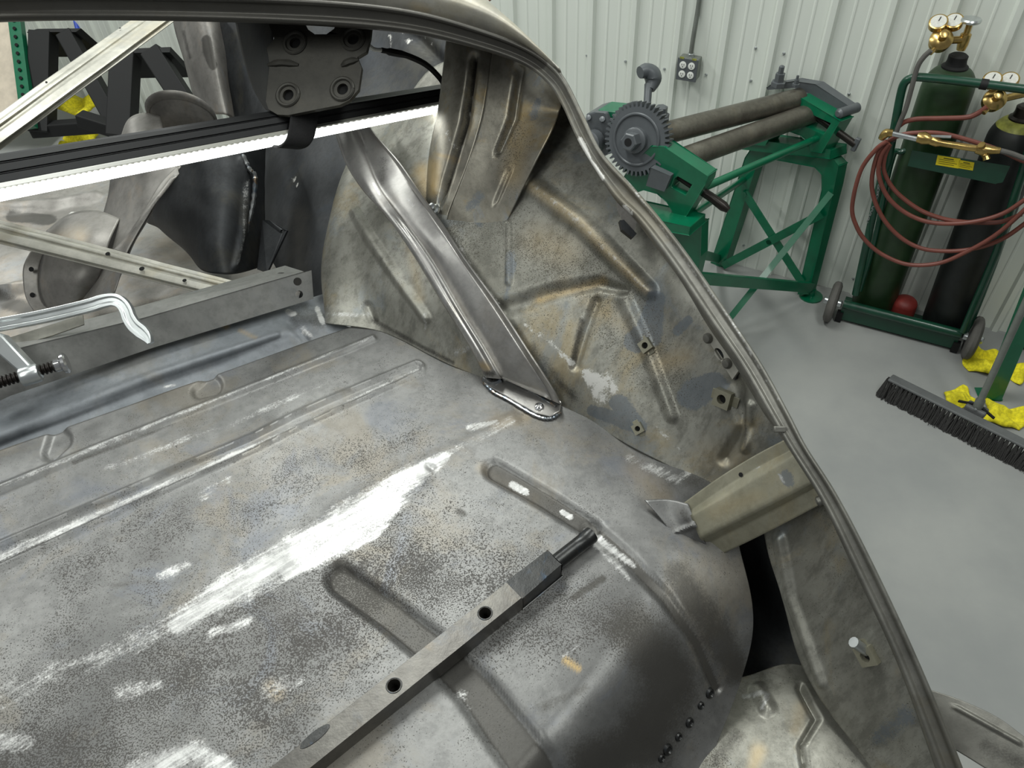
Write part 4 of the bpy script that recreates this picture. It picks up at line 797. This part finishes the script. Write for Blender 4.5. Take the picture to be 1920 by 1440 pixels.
MB().prism([Fp(*p, -.02) for p in [(1448, 163), (1455, 157), (1500, 150), (1540, 156), (1606, 201), (1604, 212), (1596, 213), (1530, 176), (1500, 163), (1450, 166)]], AX * .045).build('latch_arm', M['grey'], bd, smooth=False, bevel=.004)
MB().lathe(Fp(1602, 206, -.03), AX, [(.022, 0), (.022, .11), (.012, .12)], 14).build('latch_pin', M['grey'], bd)
for x, y in ((1470, 152), (1503, 152)):
    k_ = 1 if x < 1480 else .5
    MB().lathe(Fp(x, y, .06), V(0, 0, 1), [(.034 * k_, 0), (.034 * k_, .018 * k_), (.022 * k_, .02 * k_), (.022 * k_, .055 * k_), (.013 * k_, .056 * k_), (.013 * k_, .085 * k_), (.006, .09 * k_)], 6).build('cap_bolt', M['grey'], bd, sharp=20)
for (xa, ya, xb, yb, r) in ((1200, 262, 1506, 180, .046), (1240, 312, 1528, 207, .046)):
    pa = Gp(xa, ya, .0); pb = Fp(xb, yb, .03); dd = nrm(pb - pa); n_ = np.linalg.norm(pb - pa)
    MB().lathe(pa, dd, [(r * .9, 0), (r, .006), (r, n_ - .006), (r * .9, n_)], 32).build('roller', M['roll'], bd)
# gear end
GN = nrm(AX * .62 + nrm(CAM - gC) * .62)
ga = nrm(np.cross(GN, V(0, 0, 1))); gb = np.cross(GN, ga)
gC = P(1193, 262, 2.98); R0, R1, nT = .124, .143, 44; tooth = []
for k in range(nT):
    for fr_, rr in ((0, R0), (.18, R0), (.32, R1), (.62, R1), (.78, R0)):
        q = 2 * math.pi * (k + fr_) / nT; tooth.append(gC + rr * (ga * math.cos(q) + gb * math.sin(q)))
gear = MB().prism(tooth, -GN * .04).build('gear', M['grey'], bd, smooth=False)
MB().tube([gC + GN * .001 + .098 * (ga * math.cos(q) + gb * math.sin(q)) for q in np.linspace(0, 2 * math.pi, 49)], .006, 8, False).build('gear_rim', M['grey'], gear)
MB().lathe(gC, GN, [(.05, 0), (.05, .02), (.044, .024)], 20).build('hub_boss', M['grey'], gear)
MB().lathe(gC + GN * .02, GN, [(.036, 0), (.036, .045), (.031, .05)], 6).build('hub_nut', M['grey'], gear, sharp=20)
MB().lathe(gC + GN * .069, GN, [(.016, 0), (.016, .002)], 14).build('hub_bore', M['hole'], gear)
gh = P(1140, 255, 3.10)
MB().prism([onpl(x, y, gh, FN) for x, y in [(1098, 214), (1112, 210), (1135, 212), (1142, 230), (1140, 290), (1120, 300), (1098, 270)]], -FN * .12).build('gear_guard', M['grey'], bd, smooth=False, bevel=.01)
MB().prism([onpl(x, y, gh - FN * .02, FN) for x, y in [(1110, 212), (1122, 206), (1158, 210), (1152, 222), (1112, 222)]], -FN * .1 + V(0, 0, 0)).build('guard_top', grn, bd, smooth=False, bevel=.006)
for x, y in ((1104, 222), (1130, 225)): MB().lathe(onpl(x, y, gh, FN), -RT * .3 - FW, [(.012, 0), (.012, .012), (.005, .014)], 8).build('guard_bolt', M['grey'], bd)
MB().lathe(onpl(1120, 262, gh, FN) + FN * .02, GN, [(.05, 0), (.05, .05), (.03, .06)], 18).build('pinion_cover', M['grey'], bd)
for x, y in ((1191, 200), (1239, 206)):
    p = P(x, y + 8, 3.06); MB().lathe(p, V(0, 0, 1), [(.036, -.06), (.036, 0), (.026, .002), (.026, .03), (.02, .034)], 6).build('housing_nut', M['grey'], bd, sharp=20)
MB().prism([P(x, y, 3.08) for x, y in [(1170, 205), (1250, 214), (1262, 262), (1250, 300), (1170, 290)]], FW * .08).build('gear_housing', M['grey'], bd, smooth=False, bevel=.01)
l0 = P(1213, 205, 3.05); MB().tube([l0, P(1215, 172, 3.05), P(1218, 160, 3.05)], [.015, .016, .022], 12).build('lever_rod', M['grey'], bd)
MB().tube(cr([P(1219, 168, 3.05), P(1224, 152, 3.05), P(1223, 140, 3.04), P(1212, 133, 3.03), P(1200, 136, 3.02)], 16), np.interp(np.linspace(0, 1, 16), [0, .3, .55, .8, 1], [.02, .036, .034, .03, .024]), 14).build('lever_knob', M['grey'], bd)
MB().prism([Gp(*p) for p in [(1238, 262), (1262, 264), (1343, 318), (1340, 332), (1304, 392), (1282, 388), (1268, 366), (1250, 350), (1225, 343), (1195, 352), (1185, 372), (1170, 370), (1180, 330), (1200, 300)]], FN * .07, [[Gp(*p) for p in [(1282, 322), (1288, 318), (1314, 333), (1302, 352), (1276, 338)]]]).build('end_housing', grn, bd, smooth=False, bevel=.004)
MB().prism([Gp(*p, .02) for p in [(1248, 296), (1284, 313), (1272, 340), (1240, 330)]], FN * .08).build('slide_block', M['grey'], bd, smooth=False, bevel=.003)
MB().tube([Gp(1282, 324, .03), Gp(1345, 366, .03), Gp(1368, 383, .03), Gp(1377, 390, .03)], [.017, .018, .02, .012], 12).build('adjusting_screw', M['thread'], bd)
MB().lathe(Gp(1278, 372, .01), AX, [(.03, 0), (.03, .02), (.018, .022), (.018, .04)], 12).build('boss_bolt', grn, bd)
MB().prism([Gp(*p, .03) for p in [(1200, 372), (1222, 374), (1332, 398), (1332, 412), (1210, 392)]], FN * .12).build('stand_cap', grn, bd, smooth=False, bevel=.004)
MB().prism([Gp(*p) for p in [(1195, 385), (1328, 411), (1326, 470), (1314, 520), (1290, 620), (1268, 620), (1284, 500), (1283, 452), (1270, 438), (1225, 430)]], FN * .05).build('stand_frame', grn, bd, smooth=False, bevel=.004)
for x_, y_ in ((1282, 560), (1206, 395)):
    g0 = Gp(x_, y_, .02); MB().bar(g0, V(g0[0], g0[1], .008), .05, .05, FE).build('stand_leg', grn, bd, smooth=False, bevel=.004)
    MB().lathe(V(g0[0], g0[1], 0), V(0, 0, 1), [(.05, 0), (.05, .008), (.02, .014)], 18).build('floor_foot', grn, bd)
MB().tube([Gp(1325, 350, .02), Fp(1548, 250, .03)], .016, 12).build('tie_rod', grn, bd)
MB().tube([Gp(1308, 396, .02), Fp(1402, 330, .05)], .016, 12).build('tie_rod', grn, bd)
fb = lambda x0, y0, x1, y1, wd, o: MB().bar(Fp(x0, y0, o), Fp(x1, y1, o), .008, wd, FN)
fb(1405, 352, 1512, 520, .042, .055).build('cross_brace', grn, bd, smooth=False); fb(1366, 488, 1552, 390, .042, .066).build('cross_brace', grn, bd, smooth=False)
MB().lathe(Fp(1453, 443, .07), nrm(-FN), [(.016, 0), (.016, .012), (.008, .014)], 6).build('brace_bolt', grn, bd)
MB().lathe(Fp(1405, 355, .062), nrm(-FN), [(.016, 0), (.016, .012), (.008, .014)], 6).build('brace_bolt', grn, bd)
MB().bar(Fp(1568, 352, .06), onz(1340, 632, .02), .008, .03, FN).build('stay_bar', grn, bd, smooth=False)
MB().bar(Gp(1312, 518, .02), Fp(1526, 534, .03), .055, .02).build('lower_rail', grn, bd, smooth=False, bevel=.002)
MB().bar(Gp(1300, 478, -.02), Fp(1352, 480, .03), .045, .02).build('back_rail', grn, bd, smooth=False, bevel=.002)

# ------------------------------------------------------------------ gas cylinders, cart, hoses
def cpl(x, y, o): return onpl(x, y, A0 - WN * o, WN)
cart = thing('cylinder_cart', tuple(wall_pt(-1.0, 0, .25)), 'dark green two-wheel welding cart holding two gas cylinders', 'cart')
dg_ = M['dkgreen']
MB().tube(cr([cpl(1604, 552, 0.295), cpl(1622, 470, 0.285), cpl(1650, 345, 0.270), cpl(1665, 300, 0.265), cpl(1676, 245, 0.265), cpl(1689, 176, 0.265), cpl(1697, 154, 0.265), cpl(1712, 146, 0.265), cpl(1730, 145, 0.265), cpl(1800, 152, 0.265), cpl(1870, 161, 0.265), cpl(1960, 172, 0.265)], 60), .0165, 12).build('handle_tube', dg_, cart)
MB().tube([cpl(1838, 157, 0.265), cpl(1852, 159, 0.265)], .02, 12).build('handle_clamp', M['black'], cart)
MB().tube([cpl(1806, 622, 0.295), cpl(1870, 470, 0.280), cpl(1915, 330, 0.270), cpl(1960, 180, 0.265)], .0165, 12).build('side_tube', dg_, cart)
MB().tube(cr([cpl(1612, 545, 0.235), cpl(1640, 450, .19), cpl(1672, 300, .18), cpl(1690, 285, .18), cpl(1712, 280, .18)], 24), .012, 10).build('inner_frame', dg_, cart)
MB().tube(cr([cpl(1895, 310, .18), cpl(1915, 315, .18), cpl(1918, 330, .18), cpl(1870, 480, .19), cpl(1815, 620, 0.235)], 24), .012, 10).build('inner_frame', dg_, cart)
tr = MB().prism([cpl(*p, .30) for p in [(1710, 282), (1894, 312), (1880, 342), (1868, 344), (1702, 310)]], WN * .003).build('torch_tray', dg_, cart, smooth=False)
MB().prism([cpl(1702, 310, .30), cpl(1868, 344, .30), cpl(1868, 344, .30) + WN * .14, cpl(1702, 310, .30) + WN * .14], V(0, 0, -.003)).build('tray_floor', dg_, tr, smooth=False)
for pts in ([(1758, 291), (1801, 298), (1797, 316), (1754, 309)], [(1799, 300), (1827, 305), (1824, 320), (1795, 315)]):
    lb = MB().prism([cpl(*p, .3012) for p in pts], WN * .0008).build('warning_label', M['label'], tr, smooth=False)
    q = [np.array(p, float) for p in pts]
    for r in range(4):
        s0, s1 = (.28, .72) if r == 0 else (.1, .9 - .12 * (r % 2)); tt_ = .16 + r * .2; hh = .09 if r == 0 else .04
        e = lambda s, t: (q[0] * (1 - s) + q[1] * s) * (1 - t) + (q[3] * (1 - s) + q[2] * s) * t
        MB().prism([cpl(*e(s0, tt_), .3018), cpl(*e(s1, tt_), .3018), cpl(*e(s1, tt_ + hh), .3018), cpl(*e(s0, tt_ + hh), .3018)], WN * .0003).build('print_line', M['ink'], lb, smooth=False)
ax_ = .21
wl_, wr_ = cpl(1567, 549, .262), cpl(1830, 622, .262); wd_ = nrm(wr_ - wl_); wd_[2] = 0; wd_ = nrm(wd_)
for c in (wl_, wr_):
    c = V(c[0], c[1], .105)
    wh = MB().lathe(c - wd_ * .024, wd_, [(.03, 0), (.062, .004), (.085, .002), (.099, .008), (.105, .016), (.105, .032), (.099, .04), (.085, .046), (.062, .044), (.03, .048)], 32).build('wheel', M['rubber'], cart)
    MB().lathe(c - wd_ * .045, wd_, [(.012, 0), (.018, .004), (.02, .01), (.02, .08), (.018, .086), (.012, .09)], 14).build('wheel_hub', M['zinc'], wh)
ca, cb = V(wl_[0], wl_[1], .11) + wd_ * .05, V(wr_[0], wr_[1], .11) - wd_ * .05
MB().tube([ca, cb], .022, 14).build('axle_tube', dg_, cart)
MB().bar(ca + V(0, 0, -.055), cb + V(0, 0, -.055), .075, .006).build('base_apron', dg_, cart, smooth=False)
MB().prism([ca + V(0, 0, -.085), cb + V(0, 0, -.085), cb + V(0, 0, -.085) + WN * .18, ca + V(0, 0, -.085) + WN * .18], V(0, 0, .006)).build('base_plate', dg_, cart, smooth=False)
for c in (ca, cb): MB().bar(c + V(0, 0, -.05), c + V(0, 0, -.105), .03, .03, WT).build('stub_foot', M['black'], cart, smooth=False)
def cylinder(b, tpt, R, label, body, shoulder, ht):
    axd = nrm(tpt - b); H = np.linalg.norm(tpt - b)
    root = thing('gas_cylinder', tuple(b), label, 'gas cylinder')
    dome = lambda a0_, a1_: [(R * (.35 + .65 * math.cos(a)), H - R * 1.1 + R * .95 * math.sin(a)) for a in np.linspace(a0_, a1_, 8)]
    sp_ = .02 if ht else .75
    MB().lathe(b, axd, [(R * .7, 0), (R * .94, .006), (R, .03), (R, H - R * 1.1)] + dome(0, sp_), 36).build('cylinder_body', body, root)
    MB().lathe(b, axd, dome(sp_, 1.5) + [(R * .38, H - R * .12)], 36).build('shoulder', shoulder, root)
    MB().lathe(b, axd, [(R * .5, H - R * .28), (R * .5, H - R * .12), (R * .40, H - R * .05), (R * .36, H + R * .1), (R * .36, H + R * .28), (R * .28, H + R * .34)], 24).build('neck_ring', M['black'] if ht else M['thread'], root)
    return root, axd, H
cb0 = onz(1640, 566, .04); cb0 = cb0 + V(0, 0, 0)
top0 = cb0 + V(0, 0, .1); 
def to_y(b, y, lean=0):
    lo, hi = .2, 2.2
    for _ in range(40):
        m_ = (lo + hi) / 2; 
        if proj(b + V(0, 0, m_) + WT * lean * m_)[1] > y: lo = m_
        else: hi = m_
    return b + V(0, 0, lo) + WT * lean * lo
RC = .108
RC = .10
b1_ = wall_pt((onz(1638, 562, .04) - A0) @ WT, .04, .125); t1_ = to_y(b1_, 118, .02)
c1, a1, H1 = cylinder(b1_, t1_, RC, 'tall dark green oxygen cylinder with twin brass gauges', M['cyl_green'], M['cyl_green'], 1)
b2_ = wall_pt((onz(1772, 604, .04) - A0) @ WT, .04, .125); t2_ = to_y(b2_, 214, .06)
c2, a2, H2 = cylinder(b2_, t2_, RC * 1.06, 'blackened acetylene cylinder with chipped olive-yellow shoulder', M['cyl_dark'], M['cyl_yellow'], 0)
def regulator(root, top, axd, body_px, gauges, wheel, d):
    v0 = top + axd * .02; d0 = proj(top)[2]
    MB().lathe(v0, axd, [(.016, 0), (.02, .02), (.02, .06), (.012, .065), (.012, .10)], 12).build('valve_stem', M['brass'], root)
    bp_ = P(*body_px, d0 - .05)
    MB().tube([v0 + axd * .04, bp_], .014, 12).build('valve_outlet', M['brass'], root)
    rg = MB().lathe(bp_ + FW * .03, nrm(-FW - RT * .3), [(.02, 0), (.038, .006), (.04, .02), (.036, .03), (.042, .034), (.042, .044), (.03, .054), (.016, .058), (.016, .09), (.01, .092)], 24).build('regulator_body', M['brass'], root)
    for g_ in gauges:
        gp_ = P(*g_, d0 - .06); gn = nrm(-FW * .8 - RT * .35 - DN * .25)
        gg = MB().lathe(gp_ - gn * .012, gn, [(.026, 0), (.034, .004), (.034, .026), (.030, .028)], 24).build('gauge_case', M['brass'], root)
        MB().lathe(gp_ + gn * .0145, gn, [(.028, 0), (.028, .002)], 24).build('gauge_dial', M['dial'], gg)
        MB().tube([gp_ + gn * .018, gp_ + gn * .018 + nrm(RT * .6 - DN) * .018], .0016, 6).build('gauge_needle', M['black'], gg)
        MB().tube([gp_ - gn * .004, bp_], .007, 8).build('gauge_stem', M['brass'], root)
    if wheel:
        MB().lathe(v0 + axd * .1, axd, [(.02, 0), (.036, .004), (.038, .012), (.034, .018), (.01, .02)], 16).build('hand_wheel', M['zinc'], root)
    MB().tube([bp_, bp_ - RT * .05 + DN * .05], .009, 10).build('hose_fitting', M['brass'], root)
regulator(c1, t1_ + a1 * RC * .3, a1, (1768, 76), [(1759, 45), (1788, 43)], True, 0)
regulator(c2, t2_ + a2 * RC * .3, a2, (1868, 188), [(1860, 152), (1892, 153)], False, 0)
zz = lambda L: [(1500 + x * .4724, y * .4724) for x, y in L]
def hose(name, L, off, label, mat=M['hose'], r=.0092, cat='hose', grp='red-brown welding hose loops on the cart', offs=None):
    q = zz(L); pts = [cpl(x, y, (offs[i] if offs else off)) for i, (x, y) in enumerate(q)]
    o = MB().tube(cr(pts, 14 * len(pts)), r, 10).build(name, mat, None); tag(o, label, cat, grp); return o
hose('welding_hose', [(345, 560), (300, 595), (240, 680), (207, 820), (225, 900), (265, 960), (330, 1012), (430, 1050), (550, 1045), (660, 1000), (780, 930), (889, 835), (960, 760)], .35, 'outermost red-brown hose loop hanging lowest on the cart')
hose('welding_hose', [(350, 565), (305, 620), (285, 740), (320, 850), (390, 935), (480, 985), (590, 997), (700, 985), (800, 950), (889, 890), (960, 830)], .335, 'second hose loop hanging just inside the outermost one')
hose('welding_hose', [(352, 570), (322, 620), (312, 690), (342, 772), (400, 832), (480, 873), (570, 888), (690, 880), (800, 850), (889, 795), (960, 740)], .345, 'third hose loop crossing below the torch tray')
hose('welding_hose', [(356, 575), (336, 625), (335, 685), (380, 760), (470, 830), (560, 866), (640, 880), (720, 884), (800, 880), (880, 850)], .325, 'innermost hose loop hanging below the torch tray')
hose('welding_hose', [(350, 560), (390, 540), (450, 528), (560, 530), (680, 560), (800, 600), (889, 640), (960, 660)], .3, 'hose strand lying along the top of the torch tray')
hose('gas_hose', [(520, 200), (490, 228), (465, 270), (440, 360), (420, 430), (395, 490), (370, 560)], .28, 'thin dark hose dropping from the tall cylinder gauges', M['rubber'], .010)
hose('gas_hose', [(742, 424), (705, 450), (660, 466), (560, 470), (470, 472), (420, 482), (395, 498)], .27, 'red-brown hose running across from the second regulator', M['hose'], .010)
th = thing('cutting_torch', tuple(cpl(1770, 280, .33)), 'brass and steel cutting torch resting on the cart tray', 'torch')
tz = lambda x, y, o=.335: cpl(1500 + x * .4724, y * .4724, o)
MB().tube([tz(365, 530), tz(480, 556)], .010, 10).build('steel_tube', M['zinc'], th)
MB().tube([tz(500, 540), tz(600, 543)], .006, 8).build('steel_lever', M['zinc'], th)
MB().tube(cr([tz(368, 528), tz(345, 528), tz(330, 540), tz(322, 552)], 10), [.014, .015, .016, .018, .018, .017, .016, .015, .014, .012], 10).build('torch_head', M['brass'], th)
MB().tube([tz(465, 545), tz(490, 548), tz(520, 556)], [.02, .026, .018], 12).build('mixer_block', M['brass'], th)
MB().tube([tz(515, 556), tz(545, 566), tz(560, 568), tz(700, 590)], [.017, .018, .013, .013], 10).build('torch_handle', M['brass'], th)
MB().tube([tz(700, 590), tz(730, 596), tz(760, 596), tz(795, 598)], [.018, .024, .016, .012], 10).build('valve_block', M['brass'], th)
for x, y in ((735, 620), (720, 574), (742, 634)): MB().tube([tz(732, 598), tz(x, y, .35)], [.008, .014], 10).build('valve_knob', M['brass'], th)
MB().tube(cr([tz(795, 598), tz(840, 610), tz(889, 628), tz(950, 640)], 14), .010, 10).build('torch_hose', M['rubber'], th)
chn = thing('safety_chain', tuple(tz(270, 880, .29)), 'short zinc chain hanging beside the tall cylinder', 'chain')
cq = cr([tz(312, 735, .29), tz(306, 780, .29), tz(292, 820, .29), tz(280, 850, .29), tz(268, 882, .29)], 15)
for i in range(14):
    dd = nrm(cq[i + 1] - cq[i]); sd = nrm(np.cross(dd, FW if i % 2 else np.cross(dd, FW)))
    cmid = (cq[i] + cq[i + 1]) / 2; l_ = np.linalg.norm(cq[i + 1] - cq[i]) * .72
    MB().tube([cmid + dd * l_ * math.cos(q) + sd * .005 * math.sin(q) for q in np.linspace(0, 2 * math.pi, 11)], .0016, 5, False).build('link', M['zinc'], chn)
rp_ = onz(1688, 590, .04)
rcp = MB().lathe(rp_, V(0, 0, 1), [(.056, 0), (.06, .01), (.058, .07)] + [(.058 * math.cos(a), .07 + .04 * math.sin(a)) for a in np.linspace(.2, 1.5, 6)], 24).build('valve_guard', M['red'], None)
tag(rcp, 'faded red steel cylinder cap on the cart base', 'cap')

# ------------------------------------------------------------------ broom and the green machine leg
br = thing('push_broom', tuple(onz(1780, 810, 0)), 'push broom with black bristles and grey block on the floor', 'broom')
p0, p1 = onz(1643, 742, 0), onz(2010, 930, 0); bdr = nrm(p1 - p0); bnn = V(-bdr[1], bdr[0], 0)
q0, q1 = onz(1676, 715, .085), onz(2040, 905, .085)
off = (q0 + (q1 - q0) * .0) - p0
nb = 44; mb = MB(); Lb = np.linalg.norm(p1 - p0); up = V(0, 0, .085); back = bnn * .035
for i in range(nb):
    for j in range(3):
        for s in range(14):
            c = p0 + bdr * (i + .5) / nb * Lb + bnn * (.016 + .014 * j)
            a = rng.normal(0, .005, 2); b2 = c + bdr * a[0] * 1.5 + bnn * (a[1] - .02) + V(0, 0, rng.uniform(0, .006)); tpp = c + bdr * a[0] * .45 + bnn * (a[1] * .3 + .01) + up
            wv_ = bdr * .0014
            mb.add([b2 - wv_ * 1.3, b2 + wv_ * 1.3, tpp + wv_ * .8, tpp - wv_ * .8, b2 + bnn * .003, tpp + bnn * .002], [(0, 1, 2, 3), (1, 4, 5, 2), (4, 0, 3, 5)])
mb.build('bristles', M['bristle'], br, smooth=False, kind='stuff')
hc = p0 + bdr * Lb / 2 + bnn * .048 + V(0, 0, .091)
MB().box(hc + bdr * .006, bdr * Lb * .985, bnn * .05, V(0, 0, .013)).build('broom_block', M['block'], br, smooth=False, bevel=.006)
jt = onz(1832, 765, .11)
MB().box(jt - V(0, 0, .008), bdr * .085, bnn * .05, V(0, 0, .03)).build('socket', M['block'], br, smooth=False, bevel=.008)
hand_top = onpl(1945, 520, jt, nrm(V(.3, -1, 0)))
hd_ = nrm(hand_top - jt)
MB().tube([jt - hd_ * .02, jt + hd_ * .05, jt + hd_ * .06, jt + hd_ * 1.25], [.02, .019, .0135, .0135], 14).build('broom_handle', M['box'], br)
for s in (-1, 1): MB().bar(jt + hd_ * .02, jt + bdr * .075 * s - V(0, 0, .01), .012, .006, bnn).build('socket_brace', M['black'], br, smooth=False)
MB().lathe(jt + V(0, 0, .012) - bnn * .024, -bnn, [(.006, 0), (.006, .004), (.002, .005)], 8).build('socket_screw', M['zinc'], br)
lg = thing('machine_leg', tuple(onz(1862, 745, 0)), 'bright green angle-iron machine leg behind the broom handle', 'machine leg')
lb_ = onz(1856, 752, .0); lpn = nrm(V(-.2, -1, 0)); lt = onpl(1950, 520, lb_, lpn)
ld = nrm(lt - lb_)
ls = nrm(np.cross(ld, lpn))
MB().prism([lb_ - ls * .04, lb_ + ls * .04, lb_ + ls * .04 + ld * 1.3, lb_ - ls * .04 + ld * 1.3], lpn * -.006).build('angle_face', M['green'], lg, smooth=False)
MB().prism([lb_ + ls * .04, lb_ + ls * .04 - lpn * .07, lb_ + ls * .04 - lpn * .07 + ld * 1.3, lb_ + ls * .04 + ld * 1.3], ls * .006).build('angle_side', M['green'], lg, smooth=False)
MB().prism([lb_ - ls * .045, lb_ + ls * .05, lb_ + ls * .05 - lpn * .08, lb_ - ls * .045 - lpn * .08], V(0, 0, .008)).build('foot_plate', M['green'], lg, smooth=False)
bx_ = onz(1925, 655, 0)
tag(MB().box(bx_ + V(.1, .06, .06), V(.24, 0, 0), V(0, .2, 0), V(0, 0, .12)).build('black_crate', M['black'], None, smooth=False, bevel=.01), 'black crate at the right edge behind the machine leg', 'crate')
